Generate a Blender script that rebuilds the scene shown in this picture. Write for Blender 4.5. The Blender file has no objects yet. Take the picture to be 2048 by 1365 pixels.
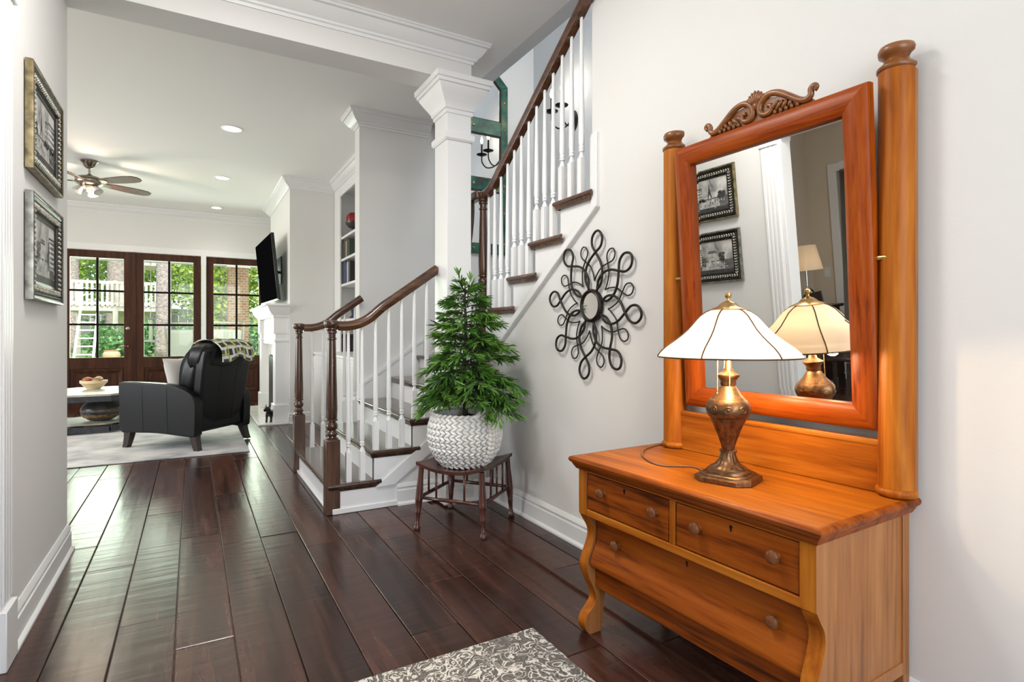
import bpy, bmesh, math, random
from mathutils import Vector, Matrix
random.seed(7)
PI = math.pi
S = bpy.context.scene
C = S.collection

# ------------------------------------------------------------ camera
cam_d = bpy.data.cameras.new('camera')
cam = bpy.data.objects.new('camera', cam_d); C.objects.link(cam)
cam_d.sensor_width = 36.0
cam_d.lens = 1124 * 36.0 / 2048
cam_d.shift_y = -14.5 / 2048
cam_d.clip_start = 0.05; cam_d.clip_end = 300
cam.location = (0, 0, 1.12)
cam.rotation_euler = (PI / 2, 0, -math.atan2(639, 1124))
S.camera = cam

# ------------------------------------------------------------ view, world, sun, large lights
S.view_settings.view_transform = 'Standard'
S.view_settings.look = 'None'
S.view_settings.gamma = 1.0
S.view_settings.use_curve_mapping = False
S.view_settings.exposure = 0.62
S.cycles.max_bounces = 10
S.cycles.diffuse_bounces = 5
S.cycles.glossy_bounces = 5
S.cycles.transparent_max_bounces = 12
S.cycles.caustics_reflective = False
S.cycles.caustics_refractive = False
S.cycles.sample_clamp_indirect = 4.0

W = bpy.data.worlds.new('world'); S.world = W
W.use_nodes = True
wn = W.node_tree
bg = wn.nodes['Background']
sky = wn.nodes.new('ShaderNodeTexSky')
try:
    sky.sky_type = 'NISHITA'
except Exception:
    pass
sky.sun_disc = False
sky.sun_elevation = math.radians(52)
sky.sun_rotation = math.radians(200)
sky.air_density = 1.0; sky.dust_density = 2.0
wn.links.new(sky.outputs[0], bg.inputs[0])
bg.inputs[1].default_value = 0.36

CEIL_Z = 3.05
def light(kind, name, loc, rot, energy, color=(1, 1, 1), size=None, size_y=None, spot=None, blend=0.6, radius=None):
    d = bpy.data.lights.new(name, kind); d.energy = energy; d.color = color
    if kind == 'AREA':
        d.shape = 'RECTANGLE'; d.size = size; d.size_y = size_y or size
    if kind == 'SPOT':
        d.spot_size = spot; d.spot_blend = blend
    if radius is not None:
        d.shadow_soft_size = radius
    o = bpy.data.objects.new(name, d); C.objects.link(o)
    o.location = loc; o.rotation_euler = rot
    return o

sun = light('SUN', 'sun', (0, 20, 12), (math.radians(40), 0, math.radians(25)), 4.2, (1.0, 0.95, 0.86))
sun.data.angle = math.radians(1.0)
# daylight entering by the front door, the french doors and the stair window; hall, entry, study and living lamps are added fill
light('AREA', 'front_door_daylight', (0.55, -1.82, 1.7), (math.radians(90), 0, 0), 34, (0.84, 0.92, 1.0), 1.9, 2.3)
light('AREA', 'hall_fill_light', (.20, 2.10, CEIL_Z - .03), (0, 0, 0), 22, (1.0, .97, .94), .45, .45)  # unseen fill lamp added to lift the hall walls, no fixture here
light('POINT', 'entry_fill_light', (.25, 1.75, 2.36), (0, 0, 0), 9, (1.0, .97, .93), radius=.22)  # added fill lamp above the view, brightens entry walls, beam and ceiling
light('AREA', 'study_fill_panel', (-2.96, 0.9, 1.6), (math.radians(90), 0, math.radians(-90)), 14, (1.0, 0.97, 0.92), 1.8, 1.6)  # added panel of fill light on the study side, no window known
light('AREA', 'living_fill_panel', (-5.2, 6.0, 1.65), (math.radians(90), 0, math.radians(-90)), 120, (0.97, 0.98, 1.0), 3.2, 1.9)  # added panel, fills the living room from its unseen left side
light('AREA', 'french_door_daylight', (-0.6, 12.0, 1.55), (math.radians(-90), 0, 0), 270, (0.88, 1.0, 0.82), 5.0, 2.4)
light('AREA', 'stair_window_daylight', (2.5, 1.2, 5.35), (math.radians(18), 0, 0), 45, (0.86, 0.93, 1.0), 0.9, 1.6)

# ------------------------------------------------------------ mesh helpers
class MB:
    def __init__(s): s.v = []; s.f = []; s.m = []
    def add(s, vs, fs, mi=0):
        o = len(s.v); s.v += [tuple(p) for p in vs]
        for f in fs: s.f.append(tuple(i + o for i in f)); s.m.append(mi)
        return s
    def box(s, x0, y0, z0, x1, y1, z1, mi=0):
        return s.add([(x0,y0,z0),(x1,y0,z0),(x1,y1,z0),(x0,y1,z0),(x0,y0,z1),(x1,y0,z1),(x1,y1,z1),(x0,y1,z1)],
                     [(0,3,2,1),(4,5,6,7),(0,1,5,4),(1,2,6,5),(2,3,7,6),(3,0,4,7)], mi)
    def obox(s, c, size, M, mi=0):
        hx, hy, hz = (k / 2 for k in size); vs = []
        for z in (-hz, hz):
            for x, y in ((-hx,-hy),(hx,-hy),(hx,hy),(-hx,hy)):
                vs.append(Vector(c) + M @ Vector((x, y, z)))
        return s.add(vs, [(0,3,2,1),(4,5,6,7),(0,1,5,4),(1,2,6,5),(2,3,7,6),(3,0,4,7)], mi)
    def prism(s, pts, lo, hi, axis='z', mi=0):
        def mp(a, b, c):
            return (a, b, c) if axis == 'z' else ((a, c, b) if axis == 'y' else (c, a, b))
        n = len(pts)
        vs = [mp(a, b, lo) for a, b in pts] + [mp(a, b, hi) for a, b in pts]
        fs = [tuple(range(n))[::-1], tuple(range(n, 2 * n))] + [(i, (i + 1) % n, n + (i + 1) % n, n + i) for i in range(n)]
        return s.add(vs, fs, mi)
    def lathe(s, prof, c=(0, 0, 0), n=24, mi=0, sx=1, sy=1, a0=0.0):
        vs = []; fs = []
        for r, z in prof:
            for k in range(n):
                a = a0 + 2 * PI * k / n
                vs.append((c[0] + r * math.cos(a) * sx, c[1] + r * math.sin(a) * sy, c[2] + z))
        for i in range(len(prof) - 1):
            for k in range(n):
                k2 = (k + 1) % n
                fs.append((i*n+k, i*n+k2, (i+1)*n+k2, (i+1)*n+k))
        if prof[0][0] > 1e-6: fs.append(tuple(range(n))[::-1])
        if prof[-1][0] > 1e-6: fs.append(tuple((len(prof)-1)*n + k for k in range(n)))
        return s.add(vs, fs, mi)
    def tube(s, path, r, n=8, closed=False, mi=0, flat=1.0):
        P = [Vector(p) for p in path]; m = len(P)
        R = r if isinstance(r, (list, tuple)) else [r] * m
        T = []
        for i in range(m):
            a = P[(i-1) % m] if (closed or i > 0) else P[i]
            b = P[(i+1) % m] if (closed or i < m - 1) else P[i]
            t = (b - a); T.append(t.normalized() if t.length > 1e-9 else Vector((0, 0, 1)))
        up = Vector((0, 0, 1)) if abs(T[0].z) < 0.9 else Vector((1, 0, 0))
        nrm = (up - T[0] * up.dot(T[0])).normalized(); vs = []
        for i in range(m):
            nrm = (nrm - T[i] * nrm.dot(T[i])).normalized(); bn = T[i].cross(nrm)
            for k in range(n):
                a = 2 * PI * k / n
                vs.append(P[i] + (nrm * math.cos(a) + bn * math.sin(a) * flat) * R[i])
        fs = []
        for i in range(m if closed else m - 1):
            j = (i + 1) % m
            for k in range(n):
                k2 = (k + 1) % n; fs.append((i*n+k, i*n+k2, j*n+k2, j*n+k))
        if not closed:
            fs.append(tuple(range(n))[::-1]); fs.append(tuple((m-1)*n + k for k in range(n)))
        return s.add(vs, fs, mi)
    def sweep(s, prof, path, z=0.0, side=1, closed=False, mi=0):
        n = len(path); P = [Vector((p[0], p[1])) for p in path]; k = len(prof); vs = []
        for i in range(n):
            d0 = (P[i] - P[i-1]).normalized() if (i > 0 or closed) else None
            d1 = (P[(i+1) % n] - P[i]).normalized() if (i < n - 1 or closed) else None
            d0 = d0 or d1; d1 = d1 or d0
            n0 = Vector((-d0.y, d0.x)) * side; n1 = Vector((-d1.y, d1.x)) * side
            m = (n0 + n1) / max(0.2, 1 + n0.dot(n1))
            for o, h in prof: vs.append((P[i].x + m.x * o, P[i].y + m.y * o, z + h))
        fs = []
        for i in range(n if closed else n - 1):
            j = (i + 1) % n
            for a in range(k):
                b = (a + 1) % k; fs.append((i*k+a, i*k+b, j*k+b, j*k+a))
        if not closed:
            fs.append(tuple(range(k))[::-1]); fs.append(tuple((n-1)*k + a for a in range(k)))
        return s.add(vs, fs, mi)
    def ext(s, prof, path3, mi=0):
        # extrude a closed 2-D profile (side, up) along a 3-D path lying in a vertical plane; the profile stays plumb to the path
        P = [Vector(p) for p in path3]; n = len(P); k = len(prof); vs = []
        h = Vector((P[-1].x - P[0].x, P[-1].y - P[0].y, 0))
        if h.length < 1e-6: h = Vector((1, 0, 0))
        sd = Vector((h.y, -h.x, 0)).normalized()
        for i in range(n):
            t = (P[min(i+1, n-1)] - P[max(i-1, 0)]).normalized(); up = sd.cross(t).normalized()
            for a, b in prof: vs.append(P[i] + sd * a + up * b)
        fs = []
        for i in range(n - 1):
            for a in range(k):
                b = (a + 1) % k; fs.append((i*k+a, i*k+b, (i+1)*k+b, (i+1)*k+a))
        fs.append(tuple(range(k))[::-1]); fs.append(tuple((n-1)*k + a for a in range(k)))
        return s.add(vs, fs, mi)
    def ball(s, c, r, n=12, m=8, M=None, mi=0):
        rx, ry, rz = r if isinstance(r, (list, tuple)) else (r, r, r); vs = []; fs = []
        for i in range(m + 1):
            t = PI * i / m
            for k in range(n):
                a = 2 * PI * k / n
                p = Vector((rx * math.sin(t) * math.cos(a), ry * math.sin(t) * math.sin(a), rz * math.cos(t)))
                if M is not None: p = M @ p
                vs.append(Vector(c) + p)
        for i in range(m):
            for k in range(n):
                k2 = (k + 1) % n; fs.append((i*n+k, (i+1)*n+k, (i+1)*n+k2, i*n+k2))
        return s.add(vs, fs, mi)
    def grid(s, fn, nu, nv, mi=0, thick=None):
        vs = [fn(i / nu, j / nv) for j in range(nv + 1) for i in range(nu + 1)]
        fs = [(j*(nu+1)+i, j*(nu+1)+i+1, (j+1)*(nu+1)+i+1, (j+1)*(nu+1)+i) for j in range(nv) for i in range(nu)]
        return s.add(vs, fs, mi)
    def xf(s, M):
        s.v = [tuple(M @ Vector(p)) for p in s.v]; return s
    def build(s, name, mat, parent=None, smooth=None, bevel=None, seg=2, loc=None, solid=None, weld=True, kind=None, label=None, subsurf=0):
        me = bpy.data.meshes.new(name); me.from_pydata(s.v, [], s.f)
        bm = bmesh.new(); bm.from_mesh(me)
        if len(s.m) == len(bm.faces):
            bm.faces.ensure_lookup_table()
            for i, f in enumerate(bm.faces): f.material_index = s.m[i]
        if weld: bmesh.ops.remove_doubles(bm, verts=bm.verts, dist=1e-6)
        bmesh.ops.recalc_face_normals(bm, faces=bm.faces)
        bm.to_mesh(me); bm.free()
        for mm in (mat if isinstance(mat, (list, tuple)) else [mat]):
            me.materials.append(M[mm] if isinstance(mm, str) else mm)
        if smooth:
            me.shade_smooth()
            if smooth is not True and smooth < 179: me.set_sharp_from_angle(angle=math.radians(smooth))
        o = bpy.data.objects.new(name, me); C.objects.link(o)
        if parent is not None: o.parent = parent
        if loc is not None: o.location = loc
        if solid:
            md = o.modifiers.new('solid', 'SOLIDIFY'); md.thickness = solid; md.offset = 0
        if bevel:
            md = o.modifiers.new('bevel', 'BEVEL'); md.width = bevel; md.segments = seg; md.limit_method = 'ANGLE'; md.angle_limit = math.radians(40)
            if not smooth:
                me.shade_smooth(); me.set_sharp_from_angle(angle=math.radians(35))
        if subsurf:
            md = o.modifiers.new('sub', 'SUBSURF'); md.levels = subsurf; md.render_levels = subsurf
        if kind: o['kind'] = kind
        if label: o['label'] = label
        return o

def tag(o, label, cat, group=None, kind=None):
    o['label'] = label; o['category'] = cat
    if group: o['group'] = group
    if kind: o['kind'] = kind
    return o
def thing(name, label, cat, loc=(0, 0, 0), rz=0.0, group=None):
    o = bpy.data.objects.new(name, None); C.objects.link(o); o.empty_display_size = 0.1
    o.location = loc; o.rotation_euler = (0, 0, rz)
    return tag(o, label, cat, group)
def struct(o, label=None):
    o['kind'] = 'structure'
    if label: o['label'] = label
    return o
def dup(o, parent=None, loc=None, rot=None):
    c = o.copy(); C.objects.link(c)
    if parent is not None: c.parent = parent
    if loc is not None: c.location = loc
    if rot is not None: c.rotation_euler = rot
    return c
def BX(name, mat, parent, b, bevel=None, **k):
    return MB().box(*b).build(name, mat, parent, bevel=bevel, **k)
def spline(pts, n=8, closed=False):
    P = [Vector(p) for p in pts]; m = len(P); out = []
    for i in range(m if closed else m - 1):
        if closed: a, b, c, d = P[(i-1) % m], P[i], P[(i+1) % m], P[(i+2) % m]
        else: a, b, c, d = P[max(i-1, 0)], P[i], P[i+1], P[min(i+2, m-1)]
        for k in range(n):
            t = k / n
            out.append(0.5 * ((2*b) + (c - a) * t + (2*a - 5*b + 4*c - d) * t*t + (3*b - a - 3*c + d) * t**3))
    if not closed: out.append(P[-1])
    return out
FACE_XP = Matrix(((0, 0, 1), (1, 0, 0), (0, 1, 0)))      # flat work laid in xy facing +z, turned to face +x
FACE_XN = Matrix(((0, 0, -1), (-1, 0, 0), (0, 1, 0)))    # ... to face -x
FACE_YN = Matrix(((1, 0, 0), (0, 0, -1), (0, 1, 0)))     # ... to face -y
def place(M3, loc): return Matrix.Translation(Vector(loc)) @ M3.to_4x4()

# ------------------------------------------------------------ materials
M = {}
def newmat(name):
    m = bpy.data.materials.new(name); m.use_nodes = True; M[name] = m
    return m, m.node_tree, m.node_tree.nodes['Principled BSDF']
def nd(nt, t, **kw):
    n = nt.nodes.new(t)
    for k, v in kw.items():
        if k in n.inputs: n.inputs[k].default_value = v
        else: setattr(n, k, v)
    return n
def ramp(nt, fac, stops):
    r = nt.nodes.new('ShaderNodeValToRGB'); e = r.color_ramp.elements
    while len(e) < len(stops): e.new(0.5)
    for i, (p, c) in enumerate(stops):
        e[i].position = p; e[i].color = (*c, 1)
    nt.links.new(fac, r.inputs[0]); return r.outputs[0]
def coords(nt, scale=(1, 1, 1), rnd=False, kind='Object'):
    tc = nd(nt, 'ShaderNodeTexCoord'); mp = nd(nt, 'ShaderNodeMapping'); mp.inputs['Scale'].default_value = scale
    nt.links.new(tc.outputs[kind], mp.inputs['Vector'])
    if rnd:
        oi = nd(nt, 'ShaderNodeObjectInfo'); ml = nd(nt, 'ShaderNodeMath', operation='MULTIPLY'); ml.inputs[1].default_value = 37.0
        nt.links.new(oi.outputs['Random'], ml.inputs[0])
        cx = nd(nt, 'ShaderNodeCombineXYZ')
        for i in range(3): nt.links.new(ml.outputs[0], cx.inputs[i])
        nt.links.new(cx.outputs[0], mp.inputs['Location'])
    return mp.outputs[0]
def bump(nt, p, h, strength=0.2, dist=0.01):
    b = nd(nt, 'ShaderNodeBump'); b.inputs['Strength'].default_value = strength; b.inputs['Distance'].default_value = dist
    nt.links.new(h, b.inputs['Height']); nt.links.new(b.outputs[0], p.inputs['Normal'])
def plain(name, c, rough=0.5, metal=0.0, coat=0.0, noise=None, nb=None, spec=None):
    m, nt, p = newmat(name)
    p.inputs['Base Color'].default_value = (*c, 1); p.inputs['Roughness'].default_value = rough; p.inputs['Metallic'].default_value = metal
    if coat: p.inputs['Coat Weight'].default_value = coat; p.inputs['Coat Roughness'].default_value = 0.1
    if spec is not None: p.inputs['Specular IOR Level'].default_value = spec
    if noise:
        sc, amt = noise
        t = nd(nt, 'ShaderNodeTexNoise', Scale=sc, Detail=4.0); nt.links.new(coords(nt), t.inputs['Vector'])
        lo = tuple(k * (1 - amt) for k in c); hi = tuple(min(1, k * (1 + amt)) for k in c)
        nt.links.new(ramp(nt, t.outputs[0], [(0.3, lo), (0.7, hi)]), p.inputs['Base Color'])
    if nb:
        sc, st, ds = nb
        t = nd(nt, 'ShaderNodeTexNoise', Scale=sc, Detail=3.0); nt.links.new(coords(nt), t.inputs['Vector'])
        bump(nt, p, t.outputs[0], st, ds)
    return m
def wood(name, dark, mid, light_, axis='y', rough=0.35, coat=0.0, scale=9.0, rnd=True, contrast=(0.3, 0.5, 0.72), bstr=0.08):
    m, nt, p = newmat(name)
    sc = {'x': (0.07, 1, 1), 'y': (1, 0.07, 1), 'z': (1, 1, 0.07)}[axis]
    v = coords(nt, tuple(k * scale for k in sc), rnd)
    a = nd(nt, 'ShaderNodeTexNoise', Scale=1.6, Detail=6.0, Roughness=0.65, Distortion=0.9); nt.links.new(v, a.inputs['Vector'])
    b = nd(nt, 'ShaderNodeTexNoise', Scale=9.0, Detail=3.0, Roughness=0.5); nt.links.new(v, b.inputs['Vector'])
    mx = nd(nt, 'ShaderNodeMath', operation='MULTIPLY_ADD'); mx.inputs[1].default_value = 0.35
    nt.links.new(b.outputs[0], mx.inputs[0])
    sb = nd(nt, 'ShaderNodeMath', operation='MULTIPLY'); sb.inputs[1].default_value = 0.68
    nt.links.new(a.outputs[0], sb.inputs[0]); nt.links.new(sb.outputs[0], mx.inputs[2])
    nt.links.new(ramp(nt, mx.outputs[0], list(zip(contrast, (dark, mid, light_)))), p.inputs['Base Color'])
    p.inputs['Roughness'].default_value = rough
    if not coat: p.inputs['Specular IOR Level'].default_value = 0.18
    if coat: p.inputs['Coat Weight'].default_value = coat; p.inputs['Coat Roughness'].default_value = 0.12
    bump(nt, p, mx.outputs[0], bstr, 0.004)
    return m
def emit(name, c, st):
    m, nt, p = newmat(name)
    p.inputs['Base Color'].default_value = (*c, 1); p.inputs['Emission Color'].default_value = (*c, 1); p.inputs['Emission Strength'].default_value = st

WALL = (0.74, 0.73, 0.705)
plain('wall_paint', WALL, 0.75, nb=(220, 0.12, 0.002))
plain('wall_stair', (0.70, 0.715, 0.73), 0.75, nb=(220, 0.12, 0.002))
plain('wall_study', (0.66, 0.585, 0.47), 0.75)
plain('ceiling_paint', (0.92, 0.91, 0.89), 0.8)
plain('trim_white', (0.80, 0.80, 0.79), 0.32)
plain('baluster_white', (0.82, 0.82, 0.81), 0.28)
plain('marble', (0.80, 0.78, 0.74), 0.15, noise=(6, 0.08))
wood('walnut_x', (0.02, 0.008, 0.004), (0.075, 0.03, 0.013), (0.16, 0.07, 0.03), 'x', 0.25, 0.4)
wood('walnut_y', (0.02, 0.008, 0.004), (0.075, 0.03, 0.013), (0.16, 0.07, 0.03), 'y', 0.25, 0.4)
wood('walnut_z', (0.018, 0.007, 0.004), (0.06, 0.024, 0.011), (0.13, 0.055, 0.024), 'z', 0.25, 0.4)
wood('tread_wood', (0.02, 0.010, 0.007), (0.055, 0.028, 0.018), (0.10, 0.055, 0.035), 'y', 0.22, 0.4)
wood('door_wood', (0.018, 0.007, 0.004), (0.052, 0.018, 0.009), (0.10, 0.036, 0.016), 'z', 0.4, 0.0)
plain('muntin_dark', (0.010, 0.006, 0.004), 0.6, spec=0.08)
wood('stool_wood', (0.012, 0.005, 0.004), (0.055, 0.015, 0.010), (0.11, 0.032, 0.02), 'z', 0.3, 0.3)
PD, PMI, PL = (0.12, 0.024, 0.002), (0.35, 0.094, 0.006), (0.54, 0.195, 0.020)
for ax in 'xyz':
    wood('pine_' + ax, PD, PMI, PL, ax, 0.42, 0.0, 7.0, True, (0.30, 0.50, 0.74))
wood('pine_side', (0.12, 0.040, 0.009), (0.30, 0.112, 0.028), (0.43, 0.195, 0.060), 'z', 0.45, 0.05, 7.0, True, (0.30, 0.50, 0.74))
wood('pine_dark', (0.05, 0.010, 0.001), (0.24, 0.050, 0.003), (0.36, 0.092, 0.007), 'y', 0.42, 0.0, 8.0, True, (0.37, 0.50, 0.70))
wood('frame_red', (0.07, 0.012, 0.001), (0.26, 0.042, 0.003), (0.38, 0.085, 0.007), 'y', 0.34, 0.0, 14.0, True, (0.32, 0.47, 0.70))
wood('frame_red_z', (0.07, 0.012, 0.001), (0.26, 0.042, 0.003), (0.38, 0.085, 0.007), 'z', 0.34, 0.0, 14.0, True, (0.32, 0.47, 0.70))
wood('carved_wood', (0.07, 0.022, 0.005), (0.20, 0.065, 0.013), (0.30, 0.11, 0.025), 'y', 0.35, 0.15, 8.0)
wood('knob_wood', (0.06, 0.02, 0.008), (0.16, 0.058, 0.022), (0.20, 0.07, 0.026), 'x', 0.3, 0.0, 20.0)
plain('black_metal', (0.012, 0.010, 0.009), 0.45, 0.6)
plain('iron_brown', (0.022, 0.017, 0.013), 0.42, 0.5)
plain('bronze', (0.17, 0.088, 0.040), 0.38, 0.85, noise=(60, 0.5), nb=(90, 0.3, 0.003))
plain('brass', (0.55, 0.36, 0.14), 0.3, 0.95)
plain('nickel', (0.36, 0.32, 0.26), 0.25, 1.0)
plain('lead_came', (0.10, 0.06, 0.03), 0.4, 0.7)
plain('steel_dark', (0.10, 0.10, 0.10), 0.35, 0.9)
plain('leather', (0.006, 0.0063, 0.007), 0.36, spec=0.25, nb=(260, 0.15, 0.002))
plain('leather_leg', (0.018, 0.007, 0.005), 0.3, coat=0.3)
plain('cushion_white', (0.66, 0.65, 0.62), 0.9, nb=(400, 0.3, 0.002))
plain('cream_bowl', (0.74, 0.62, 0.40), 0.3)
plain('slate_top', (0.50, 0.46, 0.38), 0.35, noise=(7, 0.25))
plain('table_dark', (0.03, 0.035, 0.045), 0.4, noise=(30, 0.4))
plain('vase_glaze', (0.045, 0.05, 0.055), 0.3, noise=(5, 0.7))
plain('vase_rust', (0.22, 0.13, 0.06), 0.45, noise=(25, 0.6))
m, nt, p = newmat('tv_black')
df = nd(nt, 'ShaderNodeBsdfDiffuse'); df.inputs[0].default_value = (.003, .003, .0035, 1); nt.links.new(df.outputs[0], nt.nodes['Material Output'].inputs[0])
plain('tv_silver', (0.55, 0.56, 0.58), 0.3, 0.8)
plain('black_gloss', (0.006, 0.006, 0.007), 0.25)
plain('firebox', (0.02, 0.02, 0.02), 0.6)
plain('pot_white', (0.78, 0.775, 0.75), 0.6, noise=(40, 0.06))
plain('moss', (0.07, 0.075, 0.03), 0.95, noise=(60, 0.7))
plain('bark_plant', (0.035, 0.028, 0.02), 0.9)
plain('plastic_white', (0.75, 0.74, 0.72), 0.4)
plain('cord_brown', (0.22, 0.10, 0.05), 0.4)
plain('red_ball', (0.30, 0.015, 0.012), 0.3)
plain('study_dark', (0.035, 0.018, 0.012), 0.35, coat=0.2)
plain('shade_linen', (0.80, 0.76, 0.68), 0.8)
plain('chrome', (0.6, 0.6, 0.6), 0.12, 1.0)
emit('can_glow', (1.0, 0.97, 0.92), 9.0)
emit('candle_glow', (1.0, 0.93, 0.82), 14.0)
emit('bulb_glow', (1.0, 0.86, 0.62), 6.0)
m, nt, p = newmat('mirror_glass')
p.inputs['Base Color'].default_value = (0.90, 0.90, 0.88, 1); p.inputs['Metallic'].default_value = 1.0; p.inputs['Roughness'].default_value = 0.0
m, nt, p = newmat('pane_glass')
tr = nd(nt, 'ShaderNodeBsdfTransparent'); gl = nd(nt, 'ShaderNodeBsdfGlossy', Roughness=0.02); mx = nd(nt, 'ShaderNodeMixShader')
tr.inputs[0].default_value = (0.96, 0.98, 0.97, 1); mx.inputs[0].default_value = 0.02
nt.links.new(tr.outputs[0], mx.inputs[1]); nt.links.new(gl.outputs[0], mx.inputs[2]); nt.links.new(mx.outputs[0], nt.nodes['Material Output'].inputs[0])
m, nt, p = newmat('shade_glass')
df = nd(nt, 'ShaderNodeBsdfDiffuse'); df.inputs[0].default_value = (0.80, 0.74, 0.64, 1)
tl = nd(nt, 'ShaderNodeBsdfTranslucent'); tl.inputs[0].default_value = (0.95, 0.83, 0.66, 1)
gl = nd(nt, 'ShaderNodeBsdfGlossy', Roughness=0.12); m1 = nd(nt, 'ShaderNodeMixShader'); m2 = nd(nt, 'ShaderNodeMixShader')
m1.inputs[0].default_value = 0.5; m2.inputs[0].default_value = 0.05
nt.links.new(df.outputs[0], m1.inputs[1]); nt.links.new(tl.outputs[0], m1.inputs[2])
nt.links.new(m1.outputs[0], m2.inputs[1]); nt.links.new(gl.outputs[0], m2.inputs[2]); nt.links.new(m2.outputs[0], nt.nodes['Material Output'].inputs[0])

# dark hand-scraped floor boards
m, nt, p = newmat('floor_wood')
v = coords(nt, (9, 0.6, 9), True)
a = nd(nt, 'ShaderNodeTexNoise', Scale=1.4, Detail=6.0, Roughness=0.65, Distortion=0.8); nt.links.new(v, a.inputs['Vector'])
oi = nd(nt, 'ShaderNodeObjectInfo')
ad = nd(nt, 'ShaderNodeMath', operation='MULTIPLY_ADD'); ad.inputs[1].default_value = 0.22
nt.links.new(oi.outputs['Random'], ad.inputs[0]); nt.links.new(a.outputs[0], ad.inputs[2])
nt.links.new(ramp(nt, ad.outputs[0], [(0.40, (0.014, 0.006, 0.005)), (0.58, (0.044, 0.016, 0.011)), (0.80, (0.095, 0.036, 0.022))]), p.inputs['Base Color'])
p.inputs['Roughness'].default_value = 0.23
v2 = coords(nt, (1.6, 13, 1), True)
b = nd(nt, 'ShaderNodeTexNoise', Scale=1.6, Detail=1.5, Roughness=0.4, Distortion=0.3); nt.links.new(v2, b.inputs['Vector'])
v3 = coords(nt, (14, 1.4, 1), True)
b3 = nd(nt, 'ShaderNodeTexNoise', Scale=1.0, Detail=2.0); nt.links.new(v3, b3.inputs['Vector'])
sm = nd(nt, 'ShaderNodeMath', operation='ADD'); nt.links.new(b.outputs[0], sm.inputs[0]); nt.links.new(b3.outputs[0], sm.inputs[1])
bump(nt, p, sm.outputs[0], 0.24, 0.006)
rr = nd(nt, 'ShaderNodeMapRange'); rr.inputs[3].default_value = 0.18; rr.inputs[4].default_value = 0.33
nt.links.new(a.outputs[0], rr.inputs[0]); nt.links.new(rr.outputs[0], p.inputs['Roughness'])

# patterned entry rug: charcoal ground with pale scroll figures
m, nt, p = newmat('rug_scroll')
v = coords(nt, (1, 1, 1))
n1 = nd(nt, 'ShaderNodeTexNoise', Scale=17.0, Detail=1.5, Distortion=2.6); nt.links.new(v, n1.inputs['Vector'])
c1 = ramp(nt, n1.outputs[0], [(0.42, (0, 0, 0)), (0.46, (1, 1, 1)), (0.505, (1, 1, 1)), (0.54, (0, 0, 0))])
n2 = nd(nt, 'ShaderNodeTexNoise', Scale=5.0, Detail=2.0); nt.links.new(v, n2.inputs['Vector'])
c2 = ramp(nt, n2.outputs[0], [(0.36, (0, 0, 0)), (0.46, (1, 1, 1))])
mm_ = nd(nt, 'ShaderNodeMath', operation='MULTIPLY'); nt.links.new(c1, mm_.inputs[0]); nt.links.new(c2, mm_.inputs[1])
n3 = nd(nt, 'ShaderNodeTexNoise', Scale=160.0, Detail=2.0); nt.links.new(v, n3.inputs['Vector'])
g3 = ramp(nt, n3.outputs[0], [(0.3, (0.07, 0.06, 0.05)), (0.7, (0.21, 0.19, 0.165))])
cm = nd(nt, 'ShaderNodeMix', data_type='RGBA'); nt.links.new(mm_.outputs[0], cm.inputs[0]); nt.links.new(g3, cm.inputs[6]); cm.inputs[7].default_value = (0.70, 0.66, 0.58, 1)
nt.links.new(cm.outputs[2], p.inputs['Base Color']); p.inputs['Roughness'].default_value = 0.95
bump(nt, p, n3.outputs[0], 0.5, 0.004)
# woven grey living-room rug
m, nt, p = newmat('rug_woven')
v = coords(nt, (3, 60, 1))
n1 = nd(nt, 'ShaderNodeTexNoise', Scale=2.4, Detail=4.0); nt.links.new(v, n1.inputs['Vector'])
v2 = coords(nt, (1, 1, 1)); n2 = nd(nt, 'ShaderNodeTexNoise', Scale=3.0, Detail=2.0); nt.links.new(v2, n2.inputs['Vector'])
sm = nd(nt, 'ShaderNodeMath', operation='MULTIPLY_ADD'); sm.inputs[1].default_value = 0.6; nt.links.new(n2.outputs[0], sm.inputs[0])
h = nd(nt, 'ShaderNodeMath', operation='MULTIPLY'); h.inputs[1].default_value = 0.6; nt.links.new(n1.outputs[0], h.inputs[0]); nt.links.new(h.outputs[0], sm.inputs[2])
nt.links.new(ramp(nt, sm.outputs[0], [(0.42, (0.26, 0.27, 0.29)), (0.56, (0.56, 0.56, 0.55)), (0.72, (0.78, 0.76, 0.72))]), p.inputs['Base Color'])
p.inputs['Roughness'].default_value = 0.95; bump(nt, p, n1.outputs[0], 0.5, 0.004)
# plaid throw
m, nt, p = newmat('throw_plaid')
v = coords(nt, (1, 1, 1), kind='UV')
bk = nd(nt, 'ShaderNodeTexBrick', Scale=3.2); bk.inputs['Color1'].default_value = (0.035, 0.036, 0.045, 1); bk.inputs['Color2'].default_value = (0.10, 0.10, 0.12, 1); bk.inputs['Mortar'].default_value = (0.70, 0.70, 0.66, 1)
bk.inputs['Mortar Size'].default_value = 0.09; bk.inputs['Brick Width'].default_value = 0.7; bk.inputs['Row Height'].default_value = 0.55
nt.links.new(v, bk.inputs['Vector'])
mp = nd(nt, 'ShaderNodeMapping'); mp.inputs['Location'].default_value = (0.03, 0.05, 0); mp.inputs['Rotation'].default_value = (0, 0, PI / 2); nt.links.new(v, mp.inputs['Vector'])
bk2 = nd(nt, 'ShaderNodeTexBrick', Scale=2.9); bk2.inputs['Mortar Size'].default_value = 0.05; bk2.inputs['Brick Width'].default_value = 0.9; bk2.inputs['Row Height'].default_value = 0.7
bk2.inputs['Color1'].default_value = (0, 0, 0, 1); bk2.inputs['Color2'].default_value = (0, 0, 0, 1); bk2.inputs['Mortar'].default_value = (1, 1, 1, 1)
nt.links.new(mp.outputs[0], bk2.inputs['Vector'])
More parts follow.
